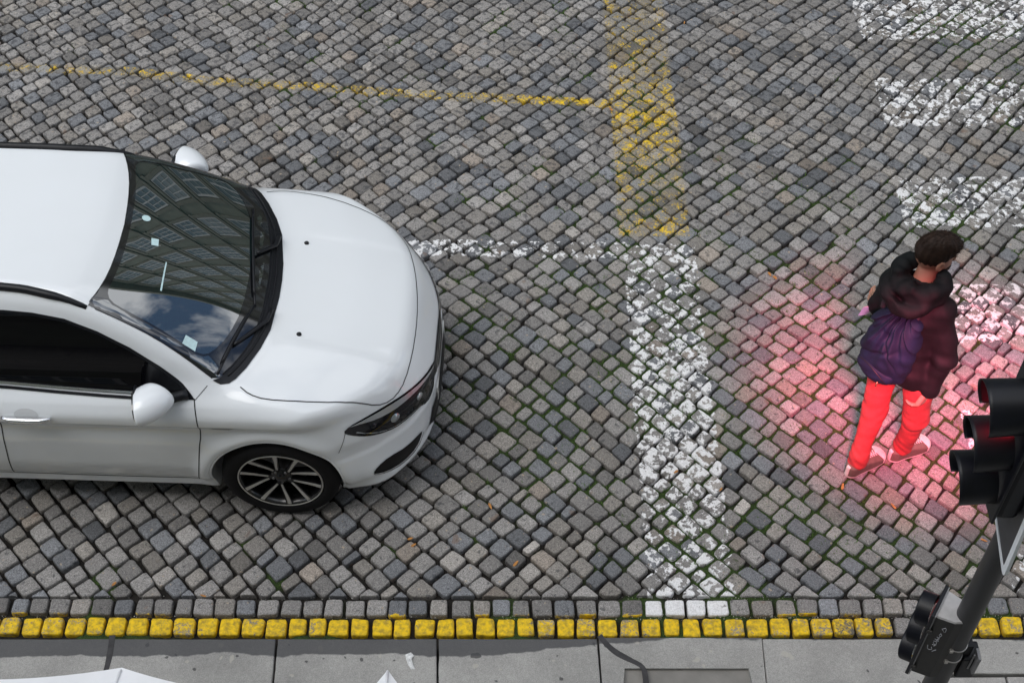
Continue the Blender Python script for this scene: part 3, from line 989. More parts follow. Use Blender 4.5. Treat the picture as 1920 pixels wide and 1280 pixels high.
GF = [(-.349, .93), (-.338, .83), (-.345, .70), (-.369, .60), (-.40, .42), (-.432, .268)]      # gap at the front of the front door (x, z)
GR = [(-1.352, .985), (-1.358, .83), (-1.372, .70), (-1.39, .555), (-1.42, .35), (-1.435, .268)]
GE = [(-2.30, .99), (-2.30, .80), (-2.33, .72), (-2.36, .66)]

def build_body():
    V, Q, Nn = sdf_mesh(car_sdf, (-3.85, -.96, .10), (.90, .96, 1.55), .0145)
    C = V[Q].mean(1); cn = Nn[Q].mean(1)
    lab = np.zeros(len(Q), int)
    hood = in_poly(C[:, :2], hoodpoly) & (C[:, 2] > .6) & (cn[:, 2] > .25)
    lab[hood] = 1
    gf = np.interp(C[:, 2], [p[1] for p in GF[::-1]], [p[0] for p in GF[::-1]])
    gr = np.interp(C[:, 2], [p[1] for p in GR[::-1]], [p[0] for p in GR[::-1]])
    side = (np.abs(C[:, 1]) > .60) & (C[:, 2] > .268) & (C[:, 2] < .965)
    fd = side & (C[:, 0] < gf) & (C[:, 0] > gr) & ~hood
    rd = side & (C[:, 0] <= gr) & (C[:, 0] > -2.32) & (np.hypot(C[:, 0] + 2.64, C[:, 2] - .315) > .40)
    lab[fd & (C[:, 1] < 0)] = 2; lab[fd & (C[:, 1] > 0)] = 3
    lab[rd & (C[:, 1] < 0)] = 4; lab[rd & (C[:, 1] > 0)] = 5
    bump = ~hood & (C[:, 0] > .33) & ((C[:, 0] > .355 + (C[:, 2] - .60) * .45 * (C[:, 2] > .6)) & (C[:, 2] < .70) | (np.abs(C[:, 1]) < .63 - 0 * C[:, 0]) & (C[:, 0] > .55))
    lab[bump] = 6
    inner = (np.abs(C[:, 1]) < .535) & ((np.hypot(C[:, 0], C[:, 2] - .315) < .37) | (np.hypot(C[:, 0] + 2.64, C[:, 2] - .315) < .37))
    inner |= ((np.hypot(C[:, 0], C[:, 2] - .315) < .348) | (np.hypot(C[:, 0] + 2.64, C[:, 2] - .315) < .348)) & (np.abs(C[:, 1]) < .83)
    inner |= C[:, 2] < .187
    lab[inner] = 7
    for k, nm in enumerate(['body', 'bonnet', 'front_door', 'front_door', 'rear_door', 'rear_door', 'front_bumper', 'underbody']):
        s = lab == k
        ids, inv = np.unique(Q[s], return_inverse=True)
        o = mesh_obj(nm, V[ids], inv.reshape(-1, 4), M['underbody'] if k == 7 else M['paint'], car, True, normals=Nn[ids])
        parts.setdefault(nm, []).append(o)
parts = {}
build_body()
door_near, door_far = parts['front_door']
rdoor_near, rdoor_far = parts['rear_door']

# ---- shut lines
g = MB()
def rib(mb, line, axis, w, both=True, **k):
    V, F = ribbon(car_solid, line, axis, w, **k)
    (add_mirror(mb, V, F) if both else mb.add(V, F))
    return V
for sg in (1, -1):
    V, F = ribbon(car_solid, skew([(x, y * sg) for x, y in HOOD[1:]]), 'z', .0060); g.add(V, F)
g.build('shut_line', M['gap'], parts['bonnet'][0])
for d, s in ((door_near, 1), (door_far, -1)):
    g = MB()
    for line in (GF, GR, [(GR[-1][0], .268), (-.9, .262), (GF[-1][0], .268)]):
        V, F = ribbon(car_solid, line, 's', .0060)
        if s < 0: V = V * np.array([1, -1, 1]); F = [q[::-1] for q in F]
        g.add(V, F)
    g.build('shut_line', M['gap'], d)
for d, s in ((rdoor_near, 1), (rdoor_far, -1)):
    g = MB()
    for line in (GE, [(-2.22, .29), (-1.8, .27), (-1.44, .268)]):
        V, F = ribbon(car_solid, line, 's', .0055)
        if s < 0: V = V * np.array([1, -1, 1]); F = [q[::-1] for q in F]
        g.add(V, F)
    g.build('shut_line', M['gap'], d)
for line in ([(.345, .555), (.372, .62), (.385, .668)], [(-.345, .925), (-.31, .955), (-.285, .975)]):
    V, F = ribbon(car_solid, line, 's', .0033)
    MB().add(V, F).build('seam', M['gap'], parts['body'][0])
    MB().add(V * np.array([1, -1, 1]), [q[::-1] for q in F]).build('seam', M['gap'], parts['body'][0])

# ---- windscreen: outline, black border, wiper
WS = [(-.772, 0), (-.780, .18), (-.800, .34), (-.835, .47), (-.870, .545)]
WSS = [(-.72, .572), (-.56, .603), (-.42, .643), (-.30, .685)]
WB = [(-.265, .675), (-.185, .555), (-.125, .40), (-.092, .22), (-.080, 0)]
half = WS + WSS + WB
wspoly = np.array(skew(half + [(x, -y) for x, y in half[::-1][1:-1]]))
ws = patch(car_solid, wspoly, 'z', 'windscreen', M['glass'], car, .035, .003)
ins = [(-.745, 0), (-.752, .20), (-.775, .36), (-.795, .44), (-.775, .495), (-.70, .520), (-.56, .548), (-.44, .585), (-.36, .605), (-.31, .575), (-.24, .46), (-.185, .28), (-.165, 0)]
inner = np.array(skew(ins + [(x, -y) for x, y in ins[::-1][1:-1]]))
# black border: band between the outline and the clear field, laid just over the glass
def band_patch(outer, innerp, name, m, parent, off):
    a = resample(outer, .03, True); b = resample(innerp, .03, True)
    gx = []
    vv, ee, fc, *_ = delaunay_2d_cdt([Vector(p) for p in np.vstack([a, b])], [], [list(range(len(a))), list(range(len(a), len(a) + len(b)))[::-1]], 1, 1e-6)
    p2 = np.array([tuple(v) for v in vv])
    cen = np.array([p2[list(q)].mean(0) for q in fc])
    keep = ~in_poly(cen, innerp)
    P, hit = cast(car_solid, p2, 'z'); gr_ = grad(car_solid, P); gr_ /= np.linalg.norm(gr_, axis=1)[:, None]
    P = P + gr_ * off
    F2 = []
    for q, k in zip(fc, keep):
        if not k: continue
        q = tuple(q)
        nrm = np.cross(P[q[1]] - P[q[0]], P[q[2]] - P[q[0]])
        F2.append(q if nrm[2] > 0 else q[::-1])
    return mesh_obj(name, P, F2, m, parent, True, normals=gr_)
band_patch(wspoly * .999, smooth_poly(inner, True, 1), 'dark_border', M['frit'], ws, .0042)
g = MB()
for sg in (1, -1):
    V, F = ribbon(car_solid, skew([(x, y * sg) for x, y in WS + WSS]), 'z', .010, off=.002); g.add(V, F)
g.build('rubber_seal', M['trim'], ws)
patch(car_solid, np.array([(-.688 + .021 * math.cos(a), .082 + .021 * math.sin(a)) for a in np.linspace(0, 6.28, 18)[:-1]]), 'z', 'rain_sensor', M['sticker'], ws, .012, .0052)
patch(car_solid, np.array([(-.605, -.035), (-.600, -.080), (-.632, -.086), (-.640, -.040)]), 'z', 'toll_tag', M['sticker'], ws, .012, .0052)
patch(car_solid, np.array([(-.410, -.585), (-.400, -.535), (-.345, -.548), (-.350, -.600)]), 'z', 'sticker', M['sticker'], ws, .02, .0052)
patch(car_solid, np.array([(-.550, -.165), (-.544, -.165), (-.538, -.345), (-.546, -.345)]), 'z', 'reflection_line', M['sticker'], ws, .012, .0052)  # a lamp's reflection in the glass, put on as a pale strip

# ---- cowl panel between glass and bonnet
co = [(-.012, 0), (-.016, .12), (-.043, .34), (-.083, .462), (-.143, .588), (-.190, .660), (-.220, .690), (-.262, .703), (-.300, .694)]
cowl = np.array(co + WB[:] )
cowl = np.array(skew(co + WB + [(x, -y) for x, y in WB[::-1][1:]] + [(x, -y) for x, y in co[::-1][:-1]]))
cw = patch(car_solid, cowl, 'z', 'cowl_panel', M['trim'], car, .03, .0035)
g = MB()
for off_, r_ in ((.028, .006), (.052, .004)):
    L_ = [(x - off_, y * .985) for x, y in COWL]; L_ = np.array(skew([(x, -y) for x, y in L_[::-1]] + L_[1:]))
    P, h = cast(car_solid, smooth_poly(L_, False, 1), 'z')
    g.tube(P + np.array([0, 0, .006]), r_, 6)
g.build('ridge', M['trim'], cw)

def wiper(a, b, name):
    g = MB()
    L_ = resample(skew([a, b]), .03); P, h = cast(car_solid, L_, 'z')
    Pb = P + np.array([0, 0, .010]); g.tube(Pb, .0065, 6)
    Pt = P + np.array([0, 0, .022]); g.tube(Pt[2:-2], [.004] + [.007] * (len(Pt) - 6) + [.004], 6)
    return g.build(name, M['trim'], car)
for bl, arm in ((((-.275, -.668), (-.130, -.235)), ((-.205, -.500), (-.060, -.300), (-.045, -.23))), (((-.125, -.235), (-.200, .455)), ((-.140, .10), (-.060, .22), (-.05, .30)))):
    w_ = wiper(*bl, 'wiper')
    L_ = resample(skew(arm), .03); P, h = cast(car_solid, L_, 'z')
    MB().tube(P + np.array([0, 0, .026]), np.linspace(.008, .014, len(P)), 8).build('wiper_arm', M['trim'], w_)
for p in ((.074, .312), (.120, -.338)):
    P, h = cast(car_solid, np.array([p]), 'z')
    MB().lathe([(0, .009), (.008, .008), (.013, .004), (.014, -.003)], P[0], 'z', 14).build('washer_jet', M['trim'], parts['bonnet'][0])

# ---- side windows
SWF = [(-1.405, 1.328), (-1.25, 1.330), (-1.111, 1.320), (-.957, 1.293), (-.806, 1.236), (-.659, 1.156), (-.53, 1.065), (-.43, .985), (-.372, .938), (-.60, .950), (-.93, .962), (-1.405, .985)]
SWR = [(-1.50, 1.322), (-1.9, 1.300), (-2.25, 1.265), (-2.34, 1.16), (-2.38, 1.01), (-1.95, 1.002), (-1.50, .988)]
SWQ = [(-2.42, 1.245), (-2.8, 1.19), (-3.00, 1.14), (-3.08, 1.09), (-2.46, 1.02)]
SWA = SWF[:1] + SWF[1:9]
outer = [(-3.12, 1.12), (-3.04, 1.165), (-2.8, 1.212), (-2.4, 1.264), (-1.9, 1.315), (-1.45, 1.342), (-1.25, 1.345), (-1.11, 1.336), (-.957, 1.311), (-.80, 1.252), (-.65, 1.172), (-.515, 1.077), (-.41, .990), (-.345, .925), (-.60, .936), (-.93, .948), (-1.405, .970), (-2.0, .985), (-2.5, 1.00), (-3.08, 1.06)]
for s, dn, rd_ in ((1, door_near, rdoor_near), (-1, door_far, rdoor_far)):
    mir = s < 0
    patch(car_solid, np.array(outer), 's', 'window_surround', M['trim'], car, .04, .0018, mirror=mir)
    patch(car_solid, np.array(SWF), 's', 'window', M['sideglass'], dn, .04, .0034, mirror=mir)
    patch(car_solid, np.array(SWR), 's', 'window', M['sideglass'], rd_, .04, .0034, mirror=mir)
    patch(car_solid, np.array(SWQ), 's', 'quarter_window', M['sideglass'], car, .04, .0034, mirror=mir)
    # chrome strip and rubber under the glass
    for w_, dz, of, nm, mm in ((.012, -.004, .0075, 'chrome_strip', M['chrome']), (.016, -.022, .0045, 'rubber_strip', M['trim'])):
        g = MB()
        V, F = ribbon(car_solid, [(-.455, .9445 + dz), (-.93, .957 + dz), (-1.4, .980 + dz), (-2.35, 1.0 + dz), (-2.9, 1.04 + dz)], 's', w_, off=of, smoothit=1)
        if mir: V = V * np.array([1, -1, 1]); F = [q[::-1] for q in F]
        g.add(V, F); g.build(nm, mm, car)
    # door handles
    for hx, par in ((-1.205, dn), (-2.08, rd_)):
        hz = .838 if hx > -2 else .852
        P, h = cast(car_solid, np.array([(hx, hz)]), 's'); p0 = P[0] * np.array([1, s, 1])
        cup = patch(car_solid, np.array([(hx + .062 * math.cos(a), hz + .008 + .030 * math.sin(a)) for a in np.linspace(0, 6.28, 22)[:-1]]), 's', 'handle_recess', M['recess_shade'], par, .012, .0016, mirror=mir)
        n_ = 15; pts = []; rr = []
        for k in range(n_):
            t = k / (n_ - 1) * 2 - 1
            xx = hx + .125 * t
            Pk, h = cast(car_solid, np.array([(xx, hz - .006)]), 's')
            pts.append(Pk[0] * np.array([1, s, 1]) + np.array([0, -s * (.006 + .020 * (1 - t ** 4)), 0])); rr.append(.0165 * (1 - .55 * abs(t) ** 3))
        MB().tube(pts, rr, 10).build('door_handle', M['chrome'], par)
    # side repeater badge behind the wheel
    patch(car_solid, np.array([(-.300, .765), (-.262, .781), (-.170, .784), (-.162, .769), (-.195, .747), (-.28, .749)]), 's', 'side_marker', M['grey_plastic'], car, .015, .003, mirror=mir)
    # lip round each wheel arch
    for ax_, nm in ((0.0, 'wheel_arch_lip'), (-2.64, 'wheel_arch_lip')):
        pts = []
        for a in np.radians(np.linspace(-18, 198, 60)):
            q = np.array([(ax_ + .354 * math.cos(a), .315 + .354 * math.sin(a))])
            if q[0, 1] < .20: continue
            P, h = cast(car_solid, q, 's')
            if h[0]: pts.append(P[0] * np.array([1, s, 1]) + np.array([0, s * .006, 0]))
        MB().tube(pts, .0075, 8).build(nm, M['paint'], car)

# ---- lights, grille and intake
HL = np.array([(.375, -.770, .680), (.408, -.744, .703), (.470, -.70, .708), (.522, -.655, .707), (.60, -.575, .696), (.672, -.492, .675), (.757, -.344, .632), (.800, -.20, .590), (.808, -.175, .555), (.806, -.240, .505), (.797, -.305, .478), (.769, -.403, .478), (.735, -.470, .520), (.684, -.555, .530), (.62, -.627, .537), (.544, -.69, .568), (.468, -.734, .606), (.405, -.761, .650)])
DHL = np.array([.62, -.66, .42]); B_, d_, _ = frame(DHL)
def mirror_obj(o, parent, nm=None):
    me = o.data.copy(); n = len(me.vertices)
    co_ = np.empty(n * 3, np.float32); me.vertices.foreach_get('co', co_); co_ = co_.reshape(-1, 3); co_[:, 1] *= -1
    F = [tuple(p.vertices)[::-1] for p in me.polygons]
    return mesh_obj(nm or o.name.split('.')[0], co_, F, o.data.materials[0], parent)
def dirpatch(P3, D, name, m, parent, step, off, sm=1):
    B, d, st = frame(D)
    return patch(car_solid, smooth_poly(P3 @ B.T, True, sm), D, name, m, parent, step, off)
hl = dirpatch(HL, DHL, 'headlight', M['lamp_black'], car, .018, .003)
hl2 = mirror_obj(hl, car)
for par, s in ((hl, 1), (hl2, -1)):
    def put(o):
        if s < 0: o2 = mirror_obj(o, par); bpy.data.objects.remove(o)
    upp = HL[1:8]; low = np.array([HL[0], HL[16], HL[15], HL[14], HL[13], HL[12], HL[11]])
    inn = upp + (low - upp) * np.array([.10, .22, .30, .30, .24, .16, .10])[:, None]
    outp = upp + (low - upp) * .06
    bp_ = dirpatch(np.vstack([outp, inn[::-1]]), DHL, 'silver_brow', M['brow'], par, .012, .0085, 1)
    if s < 0: mirror_obj(bp_, par); bpy.data.objects.remove(bp_)
    g = MB(); V, F = ribbon(car_solid, (HL[11:18] @ B_.T) - ((HL[11:18] @ B_.T) - (HL.mean(0) @ B_.T)) * .12, DHL, .006, off=.0045)
    if s < 0: V = V * np.array([1, -1, 1]); F = [q[::-1] for q in F]
    g.add(V, F).build('lower_reflector', M['lens'], par)
    for c3, r_ in (((.62, -.60, .60), .030), ((.72, -.42, .57), .026), ((.52, -.685, .635), .018)):
        c2 = np.array(c3) @ B_.T
        ring = np.array([c2 + np.array([r_ * math.cos(a), r_ * .8 * math.sin(a)]) for a in np.linspace(0, 6.28, 20)[:-1]])
        P, h = cast(car_solid, ring, DHL); Pc, h2 = cast(car_solid, c2[None], DHL)
        n_ = -np.array(frame(DHL)[1])
        V = np.vstack([P + n_ * .004, (P + Pc) / 2 + n_ * .009, Pc + n_ * .011]) * np.array([1, s, 1])
        k_ = len(P)
        F = [(i, (i + 1) % k_, k_ + (i + 1) % k_, k_ + i) for i in range(k_)] + [(k_ + i, k_ + (i + 1) % k_, 2 * k_) for i in range(k_)]
        if s < 0: F = [q[::-1] for q in F]
        mesh_obj('projector', V, F, M['lamp_black'] if r_ < .02 else M['lens'], par)
FOG = np.array([(.507, -.776, .335), (.530, -.754, .366), (.588, -.701, .384), (.679, -.617, .366), (.743, -.522, .362), (.752, -.500, .348), (.718, -.551, .282), (.648, -.654, .276), (.571, -.734, .300), (.520, -.770, .322)])
DFG = np.array([.60, -.75, .28])
fg = dirpatch(FOG, DFG, 'fog_light_recess', M['recess'], car, .02, .003); fg2 = mirror_obj(fg, car)
for par, s in ((fg, 1), (fg2, -1)):
    Bf = frame(DFG)[0]
    g = MB(); V, F = ribbon(car_solid, FOG[[5, 6, 7, 8, 9, 0]] @ Bf.T, DFG, [.006, .012, .015, .013, .006], off=.010, step=.01)
    if s < 0: V = V * np.array([1, -1, 1]); F = [q[::-1] for q in F]
    g.add(V, F).build('chrome_strip', M['brow'], par)
gr_ = patch(car_solid, np.array([(-.235, .50), (-.20, .565), (-.1, .585), (.1, .585), (.20, .565), (.235, .50), (.12, .475), (-.12, .475)]), 'f', 'grille', M['trim'], car, .03, .004)
g = MB()
for zz in (.495, .520, .545, .570):
    V, F = ribbon(car_solid, [(-.20, zz), (0, zz + .006), (.20, zz)], 'f', .006, off=.008); g.add(V, F)
g.build('grille_bar', M['chrome'], gr_)
lg = patch(car_solid, np.array([(-.42, .30), (-.36, .385), (.36, .385), (.42, .30), (.34, .245), (-.34, .245)]), 'f', 'lower_grille', M['trim'], car, .03, .004)
g = MB()
for zz in (.265, .30, .335, .365):
    V, F = ribbon(car_solid, [(-.36, zz), (0, zz), (.36, zz)], 'f', .008, off=.010); g.add(V, F)
g.build('grille_bar', M['trim'], lg)
MB().box((.812, 0, .365), (.006, .50, .105)).build('number_plate', M['plate'], car, smooth=False, bevel=.002)
# rear lamps and tailgate glass (seen only from behind)
DRW = np.array([-.80, 0.001, .60])
dirpatch(np.array([(-3.40, .50, 1.24), (-3.38, 0, 1.26), (-3.40, -.50, 1.24), (-3.58, -.56, 1.00), (-3.60, 0, 1.00), (-3.58, .56, 1.00)]), DRW, 'rear_window', M['sideglass'], car, .04, .003, 1)
for s in (1, -1):
    dirpatch(np.array([(-3.60, s * .45, .88), (-3.55, s * .62, .90), (-3.50, s * .66, .82), (-3.55, s * .60, .74), (-3.62, s * .45, .76)]), np.array([-.9, s * .40, .15]), 'tail_light', M['taillight'], car, .03, .003, 1)

# ---- roof rails
for s in (1, -1):
    L_ = np.array([(-.845, .555), (-.95, .535), (-1.15, .508), (-1.6, .492), (-2.3, .488), (-2.9, .478), (-3.15, .462)])
    P, h = cast(car_solid, smooth_poly(resample(L_, .08), False, 1), 'z')
    P = P * np.array([1, s, 1]); n_ = len(P)
    t = np.gradient(P, axis=0); t /= np.linalg.norm(t, axis=1)[:, None]
    g_ = grad(car_solid, P); g_ /= np.linalg.norm(g_, axis=1)[:, None]
    sd_ = np.cross(g_, t)
    prof = [(-.022, -.004), (-.021, .012), (-.013, .024), (.006, .026), (.017, .018), (.020, -.004)]
    V = []; F = []
    for i in range(n_):
        k_ = min(1, i / 5 + .12) if i < n_ - 6 else min(1, (n_ - 1 - i) / 5 + .12)
        for a, b in prof: V.append(P[i] + sd_[i] * a * (.45 + .55 * k_) + g_[i] * b * k_)
    m_ = len(prof)
    for i in range(n_ - 1):
        for k in range(m_ - 1): F.append((i * m_ + k, (i + 1) * m_ + k, (i + 1) * m_ + k + 1, i * m_ + k + 1))
    F.append(tuple(range(m_))); F.append(tuple(range((n_ - 1) * m_, n_ * m_))[::-1])
    mesh_obj('roof_rail', np.array(V), F, M['trim'], car)

# ---- door mirrors
def mirror_sdf(P):
    c = np.array([-.545, -.868, 1.005])
    Q = P - c
    P = P + np.array([.42, 0, 0]) * np.minimum(-(P[:, 1:2] - c[1]), .2) * np.array([1, 0, 0])
    f = ellipsoid(P, c, (.118, .132, .080))
    # rear face: a plane leaning outwards and back
    n_ = np.array([-1.0, -.22, 0.0]); n_ /= np.linalg.norm(n_)
    pl = Q @ n_ - .060
    f = smax(f, pl, .014)
    f = smax(f, -(Q[:, 2] + .070), .02)
    f = smax(f, (Q @ np.array([.45, .89, 0.0])) - .100, .03)
    return f
V, Q, Nn = sdf_mesh(mirror_sdf, (-.72, -1.03, .90), (-.38, -.70, 1.12), .007)
for s, dx, par in ((1, -.005, door_near), (-1, -.135, door_far)):
    T_ = np.array([1, s, 1]); dd = np.array([dx, 0, 0])
    Qs = Q if s > 0 else Q[:, ::-1]
    cap = mesh_obj('door_mirror', V * T_ + dd, Qs.copy(), M['paint'], par, True, normals=Nn * T_)
    # dark glass set in the rear face, and the stalk
    n_ = np.array([-1.0, -.22, 0.0]); n_ /= np.linalg.norm(n_); u_ = np.array([-.22, 1.0, 0.0]); u_ /= np.linalg.norm(u_)
    c0 = np.array([-.545, -.868, 1.005]) + n_ * .0605
    ring = [c0 + u_ * (.094 * math.copysign(abs(math.cos(a))**.8, math.cos(a)) + .004) + np.array([0, 0, 1]) * (.058 * math.copysign(abs(math.sin(a))**.8, math.sin(a)) + .003) for a in np.linspace(0, 2 * math.pi, 33)[:-1]]
    g = MB(); V2 = np.array([p for p in ring] + [p + n_ * .006 for p in ring]) * T_ + dd; k_ = len(ring)
    F2 = [(i, (i + 1) % k_, k_ + (i + 1) % k_, k_ + i) for i in range(k_)] + [tuple(range(k_, 2 * k_))]
    g.add(V2, F2).build('mirror_glass', M['frit'], cap, smooth=False)
    under = MB()
    rim_ = [p - n_ * .010 + (p - c0) * .05 for p in ring]
    under.tube([np.array(p) * T_ + dd for p in rim_ + rim_[:1]], .006, 8, cap=False)
    under.build('mirror_rim', M['trim'], cap)
    end = np.array([-.385, -.755, .945])
    st = MB()
    A_ = (np.array([-.500, -.815, .962]) * T_ + dd); E_ = end * T_
    pts = [A_ + (E_ - A_) * k / 5 for k in range(6)]
    st.tube(pts, [.030, .030, .028, .026, .026, .030], 10)
    st.build('mirror_stalk', M['trim'], cap)

# ---- wheels
def wheel(c, s):
    """s=-1: outer face towards -y"""
    cx_, cy_, cz_ = c
    e = bpy.data.objects.new('wheel', None); COL.objects.link(e); e.parent = car; e.location = c; e.empty_display_size = .1
    S_ = lambda prof: [(r, h * s) for r, h in prof]
    def Y(V): return V
    t_ = MB().lathe(S_([(.222, -.20), (.262, -.205), (.300, -.190), (.313, -.165), (.3165, -.12), (.3165, -.05), (.312, -.020), (.300, -.004), (.280, .006), (.252, .008), (.236, .002), (.228, -.010), (.222, -.03)]), (0, 0, 0), 'y', 72)
    if s > 0: t_.F = [f[::-1] for f in t_.F]
    t_.build('tyre', M['tyre'], e)
    g = MB()
    for k in range(3):      # tread grooves
        pass
    rim = MB().lathe(S_([(.2275, -.012), (.2265, -.002), (.222, .000), (.216, -.004), (.210, -.016), (.203, -.040), (.198, -.19), (0.0, -.19)]), (0, 0, 0), 'y', 72)
    if s > 0: rim.F = [f[::-1] for f in rim.F]
    ro = rim.build('rim', M['rimblack'], e)
    lip = MB().lathe(S_([(.2285, -.004), (.2270, .0015), (.2235, .0022), (.2205, -.001), (.2190, -.004)]), (0, 0, 0), 'y', 72)
    if s > 0: lip.F = [f[::-1] for f in lip.F]
    lip.build('rim_edge', M['silver'], ro)
    br = MB().lathe(S_([(0, -.105), (.145, -.105), (.148, -.112), (.148, -.13)]), (0, 0, 0), 'y', 40)
    if s > 0: br.F = [f[::-1] for f in br.F]
    br.build('brake_disc', M['brake'], ro)
    # five pairs of curved spokes: black body with machined edges
    def bar(mb, pts, w, y0, th):
        n_ = len(pts); V = []; F = []
        P = np.array(pts); T_ = np.gradient(P, axis=0); T_ /= np.linalg.norm(T_, axis=1)[:, None]
        Sx = np.column_stack([-T_[:, 1], T_[:, 0]])
        for i in range(n_):
            for a, b in ((-1, -th), (-1, 0), (1, 0), (1, -th)):
                q = P[i] + Sx[i] * a * w[i] / 2
                V.append((q[0], s * (y0[i] + b), q[1]))
        for i in range(n_ - 1):
            for k in range(4): F.append((i * 4 + k, i * 4 + (k + 1) % 4, (i + 1) * 4 + (k + 1) % 4, (i + 1) * 4 + k))
        F += [(0, 1, 2, 3), tuple(range((n_ - 1) * 4, n_ * 4))[::-1]]
        if s > 0: F = [f[::-1] for f in F]
        mb.add(V, F)
    for k in range(5):
        a0 = math.radians(90 + 18 + 72 * k + (4 if s < 0 else -4))
        blk = MB(); sil = MB()
        for sg in (1, -1):
            rr_ = np.linspace(.035, .221, 12)
            tt = (rr_ - .035) / .186
            an = a0 + sg * (np.radians(17) * tt ** .75 + .045 + .06 * np.sin(tt * 3.1))
            P = [(r * math.cos(a), r * math.sin(a)) for r, a in zip(rr_, an)]
            y0 = -.030 + .026 * tt ** 1.5
            bar(blk, P, .016 + .020 * tt, y0 - .0015, .034)
            an2 = an + sg * .010
            P2 = [(r * math.cos(a), r * math.sin(a)) for r, a in zip(rr_, an2)]
            bar(sil, P2[2:], ((.008 + .014 * tt ** 1.3))[2:], (y0 + .0012)[2:], .004)
        sp = blk.build('spoke', M['rimblack'], ro, smooth=False)
        sil.build('machined_edge', M['silver'], sp, smooth=False) if False else sil.build('spoke_edge', M['silver'], ro, smooth=False)
    hub = MB().lathe(S_([(.0, -.012), (.024, -.013), (.030, -.018), (.040, -.030), (.055, -.034), (.060, -.045)]), (0, 0, 0), 'y', 30)
    if s > 0: hub.F = [f[::-1] for f in hub.F]
    hub.build('hub_cap', M['rimblack'], ro)
    for k in range(5):
        a = math.radians(54 + 72 * k)
        MB().lathe([(0, s * -.026), (.007, s * -.026), (.008, s * -.036)], (.045 * math.cos(a), 0, .045 * math.sin(a)), 'y', 8).build('wheel_bolt', M['brake'], ro)
for cx_ in (0.016, -2.64):
    wheel((cx_, -.834, .3165), -1); wheel((cx_, .834, .3165), 1)
# ---------------------------------------------------------------- the person (world coordinates, shifted to the root between the feet)
ROOT = np.array([2.05, 4.56, 0.0])
person = empty('person', tuple(ROOT), 'person seen from behind walking in a black hooded jacket and red trousers', 'person')
hd = np.array([.77, .64, 0]); hd /= np.linalg.norm(hd); lf = np.array([-hd[1], hd[0], 0]); UP = np.array([0, 0, 1.0])
def A(*v): return np.array(v, float)
hipL, hipR = A(1.935, 4.590, .890), A(2.085, 4.458, .890)
kneL, kneR = A(1.960, 4.590, .475), A(2.165, 4.520, .480)
ankL, ankR = A(1.925, 4.515, .085), A(2.195, 4.615, .085)
shL, shR = A(1.898, 4.684, 1.375), A(2.086, 4.484, 1.375)
elL, elR = A(1.890, 4.760, 1.115), A(2.150, 4.405, 1.115)
wrL, wrR = A(1.965, 4.850, .990), A(2.120, 4.392, .865)
neck0, head = A(1.995, 4.600, 1.43), A(2.035, 4.645, 1.612)
fd = A(.985, .17, 0); fd /= np.linalg.norm(fd)
fdir = fd * math.cos(.22) - UP * math.sin(.22); fl_ = np.cross(UP, fd); fup = np.cross(fdir, fl_)
HR = np.stack([fdir, fl_, fup], 1)          # head frame: forward, left, up

def hand_parts(w, d, thumb, pn, curl):
    """w wrist, d direction of the palm, thumb direction, pn palm normal (fingers curl towards it)"""
    d = d / np.linalg.norm(d); thumb = thumb - d * d.dot(thumb); thumb /= np.linalg.norm(thumb); pn = np.cross(d, thumb) * np.sign(np.cross(d, thumb).dot(pn))
    caps = []
    R = np.stack([d, thumb, pn], 1)
    pc = w + d * .048
    L_ = [.070, .078, .073, .058]
    for k in range(4):
        base = w + d * .086 + thumb * (.030 - .020 * k)
        a = 0.15 + curl * (.5 + .12 * k); p = base
        for seg, (fr, rad) in enumerate(((.45, .0088), (.32, .0080), (.23, .0072))):
            q = p + (d * math.cos(a) + pn * math.sin(a)) * L_[k] * fr
            caps.append((p, q, rad, rad * .92)); p = q; a += curl * (.6 - .1 * seg)
    p = w + d * .025 + thumb * .026
    q = p + (d * .55 + thumb * .62 + pn * .35) * .040; caps.append((p, q, .0125, .0105))
    q2 = q + (d * .85 + thumb * .20 + pn * .40) * .034; caps.append((q, q2, .0100, .0085))
    return R, pc, caps
RHd = (wrR + A(-.030, -.012, -.088)) - wrR
handR = hand_parts(wrR, RHd, hd, -lf * -1.0, .75)
handL = hand_parts(wrL, A(-.75, .25, .40), UP, A(-.8, -.2, 0) * -1, 1.0)

